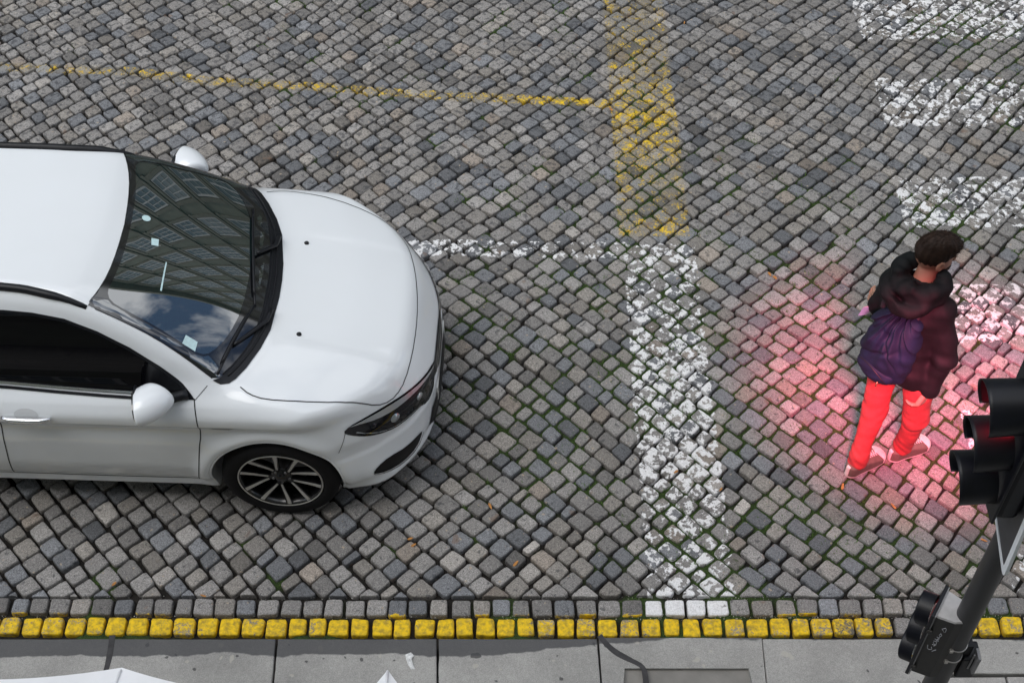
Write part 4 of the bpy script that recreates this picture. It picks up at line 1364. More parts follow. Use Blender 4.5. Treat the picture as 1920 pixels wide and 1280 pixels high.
def body_sdf(P):
    f = rbox(P, A(1.990, 4.560, 1.14), (.095, .155, .26), .09, np.stack([hd, lf, UP], 1))
    f = smin(f, capsule(P, shL, shR, .052, .052), .07)
    for a, b, ra, rb in ((shL, elL, .050, .040), (elL, wrL, .041, .027), (shR, elR, .050, .040), (elR, wrR, .041, .027),
                         (hipL, kneL, .080, .055), (kneL, ankL, .052, .036), (hipR, kneR, .080, .055), (kneR, ankR, .052, .036)):
        f = smin(f, capsule(P, a, b, ra, rb), .03)
    for an, t in ((ankL, A(.84, .54, 0)), (ankR, A(.90, .43, 0))):
        f = smin(f, capsule(P, an - UP * .03, an + t * .12 - UP * .045, .036, .030), .03)
    f = smin(f, capsule(P, neck0, head + A(-.012, -.008, -.07), .056, .050), .03)
    # head: skull, face, jaw, nose, ears
    sk = ellipsoid(P, head + fup * .015 - fdir * .010, (.096, .076, .098), HR)
    jw = ellipsoid(P, head + fdir * .040 - fup * .052, (.058, .056, .062), HR)
    h_ = smin(sk, jw, .035)
    h_ = smin(h_, capsule(P, head + fdir * .086 + fup * .004, head + fdir * .109 - fup * .030, .010, .013), .012)      # nose
    h_ = smin(h_, ellipsoid(P, head + fdir * .083 - fup * .060, (.014, .024, .009), HR), .008)                        # lips
    for s in (1, -1):
        h_ = smax(h_, -(np.linalg.norm(P - (head + fdir * .092 + fl_ * s * .031 + fup * .008), axis=1) - .013), .012)  # eye sockets
        h_ = np.minimum(h_, np.linalg.norm(P - (head + fdir * .081 + fl_ * s * .031 + fup * .008), axis=1) - .0115)   # eyeballs
        h_ = smin(h_, capsule(P, head + fdir * .087 + fl_ * s * .014 + fup * .024, head + fdir * .078 + fl_ * s * .046 + fup * .022, .006, .005), .010)
        ear = ellipsoid(P, head - fdir * .004 + fl_ * s * .080 - fup * .012, (.020, .008, .032), HR)
        ear = smax(ear, -ellipsoid(P, head + fdir * .002 + fl_ * s * .089 - fup * .012, (.011, .007, .019), HR), .004)
        h_ = smin(h_, ear, .008)
    f = smin(f, h_, .015)
    for (R, pc, caps) in (handR, handL):
        pm = rbox(P, pc, (.043, .041, .014), .013, R)
        hn = pm
        for a, b, ra, rb in caps: hn = np.where(capsule(P, a, b, ra, rb) < hn, capsule(P, a, b, ra, rb), hn) if False else smin(hn, capsule(P, a, b, ra, rb), .004)
        f = smin(f, hn, .012)
    return f

def fold(P, s, seed=0):
    x, y, z = P[:, 0], P[:, 1], P[:, 2]
    return (np.sin(s * (1.0 * z + .35 * np.sin(6 * x + seed)) + 7 * y + seed) * np.sin(s * .37 * x - s * .5 * y + 3 * seed + 5 * z)
            + .5 * np.sin(s * 1.9 * (z + .5 * y) + 11 * x + seed))

JR = np.stack([hd, lf, UP], 1)
def jacket_sdf(P):
    f = rbox(P, A(1.995, 4.565, 1.155), (.112, .158, .270), .10, JR)
    z = P[:, 2]
    f = smin(f, rbox(P, A(2.020, 4.540, .93), (.118, .162, .105), .085, JR), .06)
    f = smin(f, capsule(P, shL, shR, .064, .064), .06)
    f = smin(f, capsule(P, (shL + shR) / 2, neck0 + UP * .045, .085, .072), .05)
    f = smin(f, smin(capsule(P, shR, elR, .066, .055), capsule(P, elR, wrR + (elR - wrR) * .02, .056, .045), .03), .035)
    f = smin(f, smin(capsule(P, shL, elL, .066, .055), capsule(P, elL, wrL + (elL - wrL) * .10, .055, .043), .03), .035)
    f = f + .0050 * fold(P, 17, 1.3) * sst(1.46, 1.36, z) + .0015 * fold(P, 44, .4)
    # sleeve folds at the elbow
    f = f + .0040 * np.sin(60 * (z - 1.115) + 8 * P[:, 0]) * np.exp(-((np.linalg.norm(P - elR, axis=1)) / .10)**2)
    # hem: cut the bottom, the cuffs, the neck
    hem = .845 + .02 * np.sin(9 * (P[:, 0] - 2) + 3) + .35 * ((P[:, 0] - 2.02) * .0)
    sleeve = np.minimum(capsule(P, elR, wrR, .10, .08), capsule(P, elL, wrL, .10, .08))
    cut = np.where(sleeve < 0, -9, hem - z)
    f = smax(f, cut, .012)
    for w_, e_ in ((wrR, elR), (wrL, elL)):
        ax = (w_ - e_) / np.linalg.norm(w_ - e_)
        d = (P - w_) @ ax
        near = np.linalg.norm(P - w_, axis=1) < .14
        f = np.where(near, smax(f, d - .012, .008), f)
    inn = capsule(P, neck0 - UP * .02, neck0 + UP * .14 + A(.01, .015, 0), .058, .066)
    f = smax(f, -inn, .015)
    return f
def hood_sdf(P):
    Q = P - (neck0 + A(.006, .006, .070) + hd * -.014)
    # tilted torus lying on the shoulders, fat at the back
    n_ = A(*(UP * .90 - hd * .43)); n_ /= np.linalg.norm(n_)
    h_ = Q @ n_; R_ = Q - h_[:, None] * n_
    rr = np.linalg.norm(R_, axis=1)
    bk = (R_ @ (-hd)) / (rr + 1e-6); sd_ = (R_ @ lf) / (rr + 1e-6)
    maj = .088 + .020 * np.abs(sd_) + .012 * bk
    mn = .034 + .020 * sst(-.6, .7, bk)
    ang = np.arctan2(R_ @ lf, R_ @ (-hd))
    f = np.sqrt((rr - maj)**2 + (h_ * .85)**2) - mn - .004
    Q2 = Q + hd * .045 + UP * .035
    h2 = Q2 @ n_; R2 = Q2 - h2[:, None] * n_; r2 = np.linalg.norm(R2, axis=1); b2 = (R2 @ (-hd)) / (r2 + 1e-6)
    f2 = np.sqrt((r2 - .135)**2 + (h2 * .9)**2) - .034 * sst(-.2, .6, b2)
    f = smin(f, f2, .018)
    f = f + .0060 * np.sin(5 * ang + 62 * h_ + 1) + .0025 * np.sin(9 * ang - 85 * h_ + 2) + .001 * fold(P, 70, 2)
    f = f + .012 * sst(-.35, -.8, bk)
    return f
def trousers_sdf(P):
    z = P[:, 2]
    f = rbox(P, A(2.010, 4.528, .905), (.088, .140, .065), .06, JR)
    for h_, k_, a_ in ((hipL, kneL, ankL), (hipR, kneR, ankR)):
        l = smin(capsule(P, h_, k_, .088, .064), capsule(P, k_, a_ + UP * .012, .063, .047), .035)
        l = smin(l, capsule(P, a_ + UP * .06, a_ + UP * .012, .048, .052), .03)
        dk = np.linalg.norm(P - k_, axis=1)
        l = l + .0014 * np.sin(70 * z + 10 * np.sin(9 * P[:, 0] + 5 * P[:, 1])) * np.exp(-(dk / .13)**2)
        l = l + .0018 * np.sin(105 * (z - .14) + 6 * np.sin(20 * P[:, 0])) * sst(.30, .13, z)
        f = smin(f, l, .018)
    f = f + .0032 * fold(P, 15, 2.2) + .0010 * fold(P, 50, .7)
    f = smax(f, .068 - z, .008)
    f = smax(f, z - .95, .01)
    return f
for nm, fn, lo, hi, h, mt in (
    ('body', body_sdf, (1.72, 4.25, 0.0), (2.40, 5.12, 1.80), .0048, M['skin']),):
    V, Q, Nn = sdf_mesh(fn, lo, hi, h)
    body = mesh_obj(nm, V - ROOT, Q, mt, person, True, normals=Nn)
V, Q, Nn = sdf_mesh(jacket_sdf, (1.70, 4.25, .80), (2.34, 5.05, 1.56), .007)
jacket = mesh_obj('jacket', V - ROOT, Q, M['jacket'], person, True, normals=Nn)
V, Q, Nn = sdf_mesh(hood_sdf, (1.70, 4.30, 1.22), (2.26, 4.90, 1.60), .006)
mesh_obj('hood', V - ROOT, Q, M['jacket'], jacket, True, normals=Nn)
V, Q, Nn = sdf_mesh(trousers_sdf, (1.75, 4.30, .05), (2.36, 4.80, 1.0), .007)
trs = mesh_obj('trousers', V - ROOT, Q, M['trousers'], person, True, normals=Nn)
# back pocket stitch
def hair_sdf(P):
    Q = (P - head) @ HR
    sk = ellipsoid(P, head + fup * .018 - fdir * .014, (.101, .081, .102), HR)
    q = ellipsoid(P, head + fup * .070 + fdir * .028, (.080, .066, .050), HR)
    f = smin(sk, q, .03)
    x, y, z = Q[:, 0], Q[:, 1], Q[:, 2]
    a_ = np.arctan2(y, x)
    f = f + .0011 * np.sin(17 * a_ + 30 * z + 40 * x) + .0008 * np.sin(70 * y + 60 * x + 9 * z) + .0035 * np.sin(14 * x + 17 * y) * sst(.04, .10, z)
    # nape and temples are clipped short
    f = f + .010 * sst(.02, -.06, z)
    # hairline: in front of the temples and under the nape there is no hair
    front = x - (.030 + .95 * np.maximum(z - .020, -.02) + .0)
    front = np.where(z > .075, x - .13, front)
    f = smax(f, np.where(z > .07, -9, front) * .7, .012)
    f = smax(f, -(z + .082 + .30 * np.maximum(x, 0)), .014)
    return f
V, Q, Nn = sdf_mesh(hair_sdf, tuple(head - .16), tuple(head + .17), .0042)
hair = mesh_obj('hair', V - ROOT, Q, M['hair'], person, True, normals=Nn)
# short strands so the outline is not smooth
rs = np.random.default_rng(3)
sel = rs.choice(len(V), 2600, replace=False); Vs = []; Fs = []
for i in sel:
    p = V[i]; n_ = Nn[i]
    loc_ = (p - head) @ HR
    fl2 = fdir * .8 + fup * .15 - n_ * .2 + rs.normal(0, .25, 3) if loc_[2] > .045 else -fup * .8 - fdir * .35 + rs.normal(0, .2, 3)
    t_ = fl2 - n_ * (fl2 @ n_); t_ /= np.linalg.norm(t_); t_ = t_ + n_ * (.38 if loc_[2] > .05 else .18)
    s_ = np.cross(n_, t_); s_ /= np.linalg.norm(s_)
    ln = rs.uniform(.012, .026) * (1.0 if loc_[2] > .03 else .6); b = len(Vs); w_ = .0011
    p = p - n_ * .001
    Vs += [p + s_ * w_, p - s_ * w_, p + t_ * ln * .55 - s_ * w_ * .7 + n_ * .001, p + t_ * ln * .55 + s_ * w_ * .7 + n_ * .001, p + t_ * ln]
    Fs += [(b, b + 1, b + 2, b + 3), (b + 3, b + 2, b + 4)]
st = mesh_obj('hair_strands', np.array(Vs) - ROOT, Fs, M['hair'], hair, False); st['kind'] = 'stuff'
def beard_sdf(P):
    Q = (P - head) @ HR
    jw = ellipsoid(P, head + fdir * .041 - fup * .054, (.063, .061, .066), HR)
    x, y, z = Q[:, 0], Q[:, 1], Q[:, 2]
    f = jw + .001 * np.sin(300 * x) * np.sin(280 * y + 200 * z)
    f = smax(f, z + .030 - .55 * np.maximum(.03 - x, 0), .008)
    f = smax(f, -(np.sqrt((x - .10)**2 + (y / 1.6)**2 + (z + .055)**2) - .020), .006)
    f = smax(f, -(x + .012), .01)
    return f
V, Q, Nn = sdf_mesh(beard_sdf, tuple(head - .13), tuple(head + .13), .0042)
mesh_obj('beard', V - ROOT, Q, M['hair'], person, True, normals=Nn)

# shoes
def shoe(an, heel, toe, nm):
    d = toe - heel; d[2] = 0; L_ = np.linalg.norm(d); d /= L_; s_ = A(-d[1], d[0], 0); R = np.stack([d, s_, UP], 1)
    mid = (heel + toe) / 2; mid[2] = 0
    Lh = .132
    def outline(x): return .036 + .013 * sst(-.6, .55, x / Lh) - .0 * x
    def foot(P, zr, infl):
        Q = (P - mid) @ R; x, y, z = Q[:, 0], Q[:, 1], Q[:, 2]
        hw = outline(x) + infl
        f = np.sqrt((np.maximum(np.abs(x) - (Lh - .046), 0) / 1.0)**2 + (y * .046 / (hw + .0))**2) - (.046 + infl * .7)
        return f, x, y, z
    def sole(P):
        f, x, y, z = foot(P, 0, .0015); return smax(f, np.maximum(z - .030 - .006 * sst(.09, .13, x), -z + .001 + .010 * sst(.10, .14, x)), .006)
    def upper(P):
        f, x, y, z = foot(P, 0, .0035)
        top = np.interp(x, [-.14, -.10, -.04, .02, .07, .11, .14], [.082, .092, .096, .088, .074, .060, .046])
        t = z - (top + .006 - 4 * y * y)
        g = smax(f, np.maximum(t, .014 - z), .012)
        return g
    lo = mid - A(.17, .17, .01); hi = mid + A(.17, .17, .13)
    V, Q, Nn = sdf_mesh(upper, lo, hi, .0045)
    sh = mesh_obj('shoe', V - ROOT, Q, M['shoe'], person, True, normals=Nn)
    V, Q, Nn = sdf_mesh(sole, lo, hi, .0045)
    mesh_obj('sole', V - ROOT, Q, M['rubber'], sh, True, normals=Nn)
    def cap(P):
        Qx = (P - mid) @ R
        return smax(upper(P) - .0022, np.maximum(.074 - Qx[:, 0] + 6 * Qx[:, 1]**2, .018 - Qx[:, 2]), .003)
    V, Q, Nn = sdf_mesh(cap, lo, hi, .0045)
    mesh_obj('toe_cap', V - ROOT, Q, M['rubber'], sh, True, normals=Nn)
    def hit_up(x, y):
        p, h = march(upper, (mid + d * x + s_ * y + UP * .14)[None], np.array([[0, 0, -1.0]]), .14, .004); return p[0] + UP * .0015 - ROOT
    g = MB()
    for k in range(5):
        x = .012 + .016 * k
        g.tube([hit_up(x + .004 * math.cos(j), y) for j, y in enumerate(np.linspace(-.021, .021, 7))], .0024, 6)
        g.tube([hit_up(x + .016 * (j / 6), y) for j, y in enumerate(np.linspace(-.019, .019, 7))], .0022, 6)
    g.tube([hit_up(.004 - .012 * abs(math.sin(a)), .030 * math.sin(a) * .8) + UP * .004 for a in np.linspace(-2.6, 2.6, 12)], .0022, 6)
    g.build('laces', M['rubber'], sh) if True else None
    heelp = MB()
    def hp(P):
        Qx = (P - mid) @ R
        return smax(upper(P) - .0022, np.maximum(np.maximum(Qx[:, 0] + .122, np.abs(Qx[:, 1]) - .013), .02 - Qx[:, 2]), .003)
    V, Q, Nn = sdf_mesh(hp, lo, hi, .0035)
    if len(V): mesh_obj('heel_tab', V - ROOT, Q, M['rubber'], sh, True, normals=Nn)
shoe(ankL, A(1.862, 4.468, 0), A(2.098, 4.620, 0), 'shoe')
shoe(ankR, A(2.118, 4.580, 0), A(2.372, 4.700, 0), 'shoe')

# ---------------------------------------------------------------- the backpack
PK = A(1.885, 4.455, 1.10)
pack = empty('backpack', tuple(PK), 'navy blue cloth backpack with a zipped pocket, worn on the back of the walking person', 'backpack')
bk_ = -hd; PR = np.stack([bk_, lf, UP], 1)
def pack_sdf(P):
    Q = (P - PK) @ PR; x, y, z = Q[:, 0], Q[:, 1], Q[:, 2]
    y = y - .015
    f = ellipsoid(P, PK + UP * -.030 + lf * .015, (.088, .142, .178), PR)
    f = smin(f, rbox(P, PK + UP * .02 + lf * .015 + bk_ * -.025, (.054, .122, .190), .05, PR), .05)
    # gathered top: two peaks
    f = smin(f, capsule(P, PK + UP * .08 + lf * .05, PK + UP * .285 + lf * .055 - bk_ * .03, .076, .024), .05)
    f = smin(f, capsule(P, PK + UP * .06 - lf * .05, PK + UP * .245 - lf * .075 - bk_ * .03, .064, .024), .05)
    ang = np.arctan2(y, np.maximum(.30 - z, .02))
    f = f + (.0095 * np.sin(13 * ang + 1.5 * np.sin(9 * z)) + .0050 * np.sin(31 * ang + 8 * z)) * sst(-.10, .12, z)
    f = f + .0030 * fold(P, 38, .8)
    # deep crease that runs across the pack
    cr = z - (.035 - .75 * y)
    f = f + .013 * np.exp(-(cr / .014)**2) * sst(-.11, .0, y)
    cr = z - (.10 + 1.5 * (y + .02))
    f = f + .011 * np.exp(-(cr / .016)**2) * sst(.10, .02, np.abs(y + .04))
    return f
V, Q, Nn = sdf_mesh(pack_sdf, tuple(PK - .26), tuple(PK + .30), .0058)
mesh_obj('bag', V - PK, Q, M['navy'], pack, True, normals=Nn)
def pocket_sdf(P):
    Q = (P - PK) @ PR
    f = ellipsoid(P, PK + bk_ * .048 + UP * -.105 + lf * .02, (.052, .112, .072), PR)
    f = smax(f, Q[:, 2] + .060 - .25 * Q[:, 1], .010)
    return f + .0022 * fold(P, 60, .3)
V, Q, Nn = sdf_mesh(pocket_sdf, tuple(PK - .24), tuple(PK + .2), .0058)
pk = mesh_obj('pocket', V - PK, Q, M['navy'], pack, True, normals=Nn)
g = MB(); pts = []
for t in np.linspace(-1, 1, 24):
    y = .095 * t
    o_ = PK + lf * (y + .02) + UP * (-.066 + .02 * t - .035 * t * t) + bk_ * .25
    p, h = march(lambda P: np.minimum(pocket_sdf(P), pack_sdf(P)), o_[None], -bk_[None], .4, .006)
    if h[0]: pts.append(p[0] - PK)
g.tube(pts, .0030, 6); g.build('zip', M['trim'], pk)
o_ = PK + lf * -.035 + UP * -.128 + bk_ * .25
p, h = march(lambda P: np.minimum(pocket_sdf(P), pack_sdf(P)), o_[None], -bk_[None], .4, .006)
g = MB(); q0 = p[0] - PK + bk_ * .004
g.tube([q0, q0 - UP * .012 + bk_ * .003, q0 - UP * .030 + bk_ * .004], [.0045, .003, .0038], 6); g.build('zip_pull', M['zip'], pk)
# shoulder straps: follow the jacket
def both(P): return jacket_sdf(P)
for s in (1, -1):
    g = MB(); L_ = []
    off_ = .105 if s > 0 else -.085
    base = (shL + shR) / 2 + lf * off_
    for a in np.radians(np.linspace(200, 20, 26)):
        o_ = base + (-hd * math.cos(a) * -1 * .30 + UP * math.sin(a) * .30) * 1.0
        o_ = base - UP * .06 + hd * (.34 * math.cos(a)) + UP * (.34 * math.sin(a))
        d_ = (base - UP * .06 - o_); d_ /= np.linalg.norm(d_)
        p, h = march(both, o_[None], d_[None], .34, .006)
        if h[0]: L_.append(p[0] - d_ * .004)
    if len(L_) > 4:
        P_ = np.array(L_); P_[1:-1] = (P_[:-2] + P_[1:-1] * 2 + P_[2:]) / 4
        V = []; F = []
        T_ = np.gradient(P_, axis=0); T_ /= np.linalg.norm(T_, axis=1)[:, None]
        cen = base - UP * .06
        for i, p in enumerate(P_):
            n_ = p - cen; n_ /= np.linalg.norm(n_); w_ = np.cross(T_[i], n_); w_ /= np.linalg.norm(w_)
            for a, b in ((-.018, -.004), (-.016, .003), (.016, .003), (.018, -.004)): V.append(p + w_ * a + n_ * b - PK)
        for i in range(len(P_) - 1):
            for k in range(4): F.append((i * 4 + k, (i + 1) * 4 + k, (i + 1) * 4 + (k + 1) % 4, i * 4 + (k + 1) % 4))
        mesh_obj('strap', np.array(V), F, M['strap'], pack)

# ---------------------------------------------------------------- what the person holds
hm = wrL + A(-.025, .075, -.010) * 1.0
g = MB()
nx_, ny_ = 12, 7
mc = A(1.860, 4.775, 1.075)
V = []; F = []
ux = A(-.86, -.30, .10); ux /= np.linalg.norm(ux); uy = A(.12, .25, -1.0); uy -= ux * ux.dot(uy); uy /= np.linalg.norm(uy); un = np.cross(ux, uy)
for lay in (0, 1):
    for j in range(ny_):
        for i in range(nx_):
            a = i / (nx_ - 1) - .5; b = j / (ny_ - 1) - .5
            V.append(ux * a * .150 + uy * b * .075 + un * (.010 * math.sin(a * 5) + .0022 * math.sin(b * 38) + .0012 * lay))
for j in range(ny_ - 1):
    for i in range(nx_ - 1):
        q = j * nx_ + i; o2 = nx_ * ny_
        F.append((q, q + 1, q + nx_ + 1, q + nx_)); F.append((o2 + q, o2 + q + nx_, o2 + q + nx_ + 1, o2 + q + 1))
fm = mesh_obj('face_mask', np.array(V), F, M['mask'], None)
fm.location = tuple(mc)
tag(fm, 'pale blue paper face mask held in the left hand of the walking person', 'face mask')
g = MB()
g.add([ux * -.075 + uy * -.0375 + un * .004, ux * .075 + uy * -.0375 + un * .004, ux * .075 + uy * -.024 + un * .004, ux * -.075 + uy * -.024 + un * .004], [(0, 1, 2, 3)])
g.build('white_edge', M['maskw'], fm)
# ---------------------------------------------------------------- traffic light
TL = A(1.713, 2.60, KZ)
tl = empty('traffic_light', tuple(TL), 'black traffic light on a dark grey pole at the kerb, its top lamp glowing red', 'traffic light')
def loc(p): return np.array(p, float) - TL
MB().tube([loc((1.713, 2.6, KZ)), loc((1.713, 2.6, 1.2)), loc((1.713, 2.6, 2.4)), loc((1.713, 2.6, 3.32))], .0445, 40).build('pole', M['pole'], tl)
MB().lathe([(.0, .016), (.075, .014), (.082, 0)], (0, 0, 0), 'z', 32).build('base_collar', M['pole'], tl)
MB().lathe([(.0445, 0), (.047, .01), (.040, .022), (0, .03)], loc((1.713, 2.6, 3.315)), 'z', 32).build('pole_cap', M['pole'], tl)
ZC = [3.05, 2.865, 2.68]
hs = MB()
hs.box(loc((1.612, 2.60, 2.865)), (.075, .205, .575))
head_ = hs.build('signal_head', M['hood'], tl, smooth=False, bevel=.018)
MB().box(loc((1.568, 2.60, 2.865)), (.010, .225, .595)).build('face_plate', M['hood'], head_, smooth=False, bevel=.004)
def visor(mb, c, axis, up, r, length, open_deg=70, flare=.06, cutback=.55, th=.003):
    """open-bottomed tube; the lower side edges are cut back towards the lamp"""
    axis = np.array(axis, float); axis /= np.linalg.norm(axis); up = np.array(up, float); sd_ = np.cross(axis, up); sd_ /= np.linalg.norm(sd_); up = np.cross(sd_, axis)
    na, nl = 40, 10; V = []; F = []
    A0 = math.radians(180 - open_deg / 2)
    for lay in (0, 1):
        for i in range(na + 1):
            a = -A0 + 2 * A0 * i / na
            low = max(0, (abs(a) - math.radians(55)) / (A0 - math.radians(55)))
            Lm = length * (1 - cutback * low ** 1.6)
            for j in range(nl + 1):
                t = j / nl; rr_ = (r - th * lay) * (1 + flare * t)
                V.append(c + axis * Lm * t + up * rr_ * math.cos(a) + sd_ * rr_ * math.sin(a))
    n1 = (na + 1) * (nl + 1)
    for i in range(na):
        for j in range(nl):
            q = i * (nl + 1) + j
            F.append((q, q + 1, q + nl + 2, q + nl + 1)); F.append((n1 + q, n1 + q + nl + 1, n1 + q + nl + 2, n1 + q + 1))
        q = i * (nl + 1) + nl; F.append((q, n1 + q, n1 + q + nl + 1, q + nl + 1))
    for i in (0, na):
        for j in range(nl):
            q = i * (nl + 1) + j; F.append((q, n1 + q, n1 + q + 1, q + 1))
    mb.add(V, F)
for k, zc in enumerate(ZC):
    c = loc((1.563, 2.60, zc))
    g = MB(); visor(g, c, (-1, .02, -.09), (0, 0, 1), .088, .124, open_deg=95, cutback=.12, flare=.04)
    g.build('visor', M['hood'], head_)
    ln = MB(); ln.lathe([(0, -.014), (.03, -.0125), (.055, -.008), (.074, 0.0), (.078, .004)], c + A(0.003, 0, 0), 'x', 32)
    ln.build('lamp_lens', (M['redlens'], M['amber'], M['green'])[k], head_)
g = MB()
for zc in (2.61, 3.12): g.box(loc((1.668, 2.60, zc)), (.05, .05, .035))
g.box(loc((1.660, 2.585, 2.50)), (.020, .030, .16)); 
g.build('bracket', M['hood'], tl, smooth=False, bevel=.003)
# the small repeater for drivers waiting at the line
n_ = A(-.85, .53, 0); n_ /= np.linalg.norm(n_); t_ = A(-.53, -.85, 0); t_ /= np.linalg.norm(t_)
BC = A(1.622, 2.650, 1.560)
hgt = .425
prof = [(0, .066), (-.012, .066), (-.030, .063), (-.075, .056), (-.105, .036), (-.118, .0)]
prof = prof + [(a, -b) for a, b in prof[::-1][1:]]
V = []; F = []; npf = len(prof)
for z in (-hgt / 2, hgt / 2):
    for a, b in prof: V.append(loc(BC + n_ * a + t_ * b + UP * z))
F = [(i, (i + 1) % npf, npf + (i + 1) % npf, npf + i) for i in range(npf)] + [tuple(range(npf))[::-1]]
rp = mesh_obj('repeater_signal', np.array(V), F, M['box'], tl, False)
md = rp.modifiers.new('bevel', 'BEVEL'); md.width = .004; md.segments = 2; md.limit_method = 'ANGLE'
top = np.array([loc(BC + n_ * a * .985 + t_ * b * .985 + UP * (hgt / 2)) for a, b in prof] + [loc(BC + n_ * (a * .93 - .002) + t_ * b * .93 + UP * (hgt / 2 + .008)) for a, b in prof])
mesh_obj('top_cover', top, [(i, (i + 1) % npf, npf + (i + 1) % npf, npf + i) for i in range(npf)] + [tuple(range(npf, 2 * npf))], M['boxtop'], rp, False)
R3 = np.stack([n_, t_, UP], 1)
MB().box(loc(BC + n_ * .008), (.014, .158, hgt + .035), R3).build('front_frame', M['hood'], rp, smooth=False, bevel=.003)
MB().box(loc(BC - n_ * .0015 ), (.004, .150, hgt + .028), R3).build('light_seal', M['grey_plastic'], rp, smooth=False)
for k in range(3):
    c = loc(BC + n_ * .014 + UP * (.142 - .142 * k))
    g = MB(); visor(g, c, n_ - UP * .16, UP, .066, .056, open_deg=120, cutback=.2, flare=.0)
    g.build('visor', M['hood'], rp)
    ln = MB(); V_ = []
    nn = 24
    for r_, h_ in ((.056, .0), (.045, .006), (.024, .010), (.0001, .011)):
        for i in range(nn):
            a = 2 * math.pi * i / nn; V_.append(c + n_ * h_ + t_ * r_ * math.cos(a) + UP * r_ * math.sin(a))
    F_ = [(j * nn + i, j * nn + (i + 1) % nn, (j + 1) * nn + (i + 1) % nn, (j + 1) * nn + i) for j in range(3) for i in range(nn)]
    ln.add(V_, F_).build('lamp_lens', (M['redlens'], M['amber'], M['green'])[k] if k else M['taillight'], rp)
for z in (.12, -.16):
    g = MB(); g.box(loc(BC + t_ * .075 - n_ * .004 + UP * z), (.020, .012, .022), R3); g.build('latch', M['box'], rp, smooth=False, bevel=.003)
GR_ = [[(-0.04, 0.155), (-0.055, 0.173), (-0.057, 0.131), (-0.042, 0.154)], [(-0.043, 0.123), (-0.051, 0.112), (-0.046, 0.099), (-0.04, 0.109), (-0.046, 0.121)],
       [(-0.036, 0.091), (-0.049, 0.087), (-0.04, 0.068), (-0.047, 0.102)], [(-0.032, 0.073), (-0.051, 0.07), (-0.04, 0.052), (-0.042, 0.074)],
       [(-0.031, 0.055), (-0.04, 0.061), (-0.046, 0.044), (-0.04, 0.032), (-0.033, 0.046)], [(-0.032, 0.029), (-0.045, 0.03), (-0.038, 0.018), (-0.046, 0.036)],
       [(-0.019, 0.016), (-0.024, -0.015), (-0.04, -0.007), (-0.034, 0.01)], [(-0.042, -0.018), (-0.053, 0.001)]]
g = MB()
for s in GR_:
    P_ = smooth_poly(np.array(s), False, 1)
    sidew = lambda u: np.interp(-u, [0, .012, .030, .075], [.066, .066, .063, .056])
    g.tube([loc(BC + n_ * u + t_ * (sidew(u) + .0012) + UP * v) for u, v in P_], .0014, 5)
g.build('graffiti', M['scratch'], rp)
MB().box(loc(BC - n_ * .118 + UP * .02), (.05, .03, .10), R3).build('bracket', M['hood'], rp, smooth=False)
for z in (1.575, 1.490):
    pts = [loc((1.713 + .0460 * math.cos(a), 2.6 + .0460 * math.sin(a), z + .004 * math.sin(a * 2))) for a in np.linspace(0, 2 * math.pi, 33)]
    b_ = MB().tube(pts, .0032, 6, cap=False).build('steel_band', M['steel'], tl)
    c_ = A(1.713 + .0475 * math.cos(-2.1), 2.6 + .0475 * math.sin(-2.1), z)
    MB().box(loc(c_), (.014, .014, .018)).build('buckle', M['steel'], b_, smooth=False, bevel=.002)
# the push-button box low on the far side of the pole
g = MB(); g.box(loc((1.800, 2.615, 1.40)), (.075, .085, .150)); pb = g.build('button_box', M['hood'], tl, smooth=False, bevel=.008)
MB().box(loc((1.795, 2.570, 1.465)), (.006, .004, .11)).build('edge_strip', M['grey_plastic'], pb, smooth=False)
MB().box(loc((1.812, 2.575, 1.46)), (.010, .05, .12)).build('edge_strip', M['grey_plastic'], pb, smooth=False)
MB().box(loc((1.765, 2.610, 1.50)), (.05, .04, .10)).build('bracket', M['hood'], pb, smooth=False)
# added spot outside the visor, imitating the red lens glare
sp = bpy.data.lights.new('lens_glare_spot', 'SPOT'); sp.energy = 1750; sp.color = (1.0, .17, .27); sp.spot_size = math.radians(24); sp.spot_blend = 1.0; sp.shadow_soft_size = .20
so = bpy.data.objects.new('lens_glare_spot', sp); COL.objects.link(so); so.parent = tl
lp = A(1.400, 2.79, 2.95); so.location = tuple(loc(lp))
so.rotation_euler = Vector(lp - A(2.42, 5.02, 0.0)).to_track_quat('Z', 'Y').to_euler(); so.scale = (1.55, 1.0, 1.0)

# ---------------------------------------------------------------- triangular sign clamped to the pole
T_ = A(1.657, 2.430, 2.325)
sg = empty('road_sign', tuple(T_), 'triangular road sign with white rim and dark back clamped to the pole', 'road sign')
sg.parent = None
u_ = A(math.cos(math.radians(93)), math.sin(math.radians(93)), 0)
def edge(th): return UP * math.cos(math.radians(th)) + u_ * math.sin(math.radians(th))
Ls = .46
tri = [A(0, 0, 0), edge(4) * Ls, edge(64) * Ls]
def round_tri(tri, r, ins, n=7):
    c = sum(tri) / 3
    tri = [p + (c - p) / np.linalg.norm(c - p) * ins * 2 for p in tri]
    out = []
    for i in range(3):
        p, q, w = tri[i - 1], tri[i], tri[(i + 1) % 3]
        a = q + (p - q) / np.linalg.norm(p - q) * r; b = q + (w - q) / np.linalg.norm(w - q) * r
        for k in range(n):
            t = k / (n - 1); out.append((1 - t)**2 * a + 2 * t * (1 - t) * q + t * t * b)
    return out
nrm = np.cross(edge(4), edge(64)); nrm /= np.linalg.norm(nrm)
if nrm[0] > 0: nrm = -nrm
o1, o2 = round_tri(tri, .030, 0), round_tri(tri, .018, .020)
n1 = len(o1)
V = [p + nrm * .002 for p in o1] + [p + nrm * .0045 for p in o2] + [p - nrm * .010 for p in o1] + [p - nrm * .010 for p in o2]
F = []
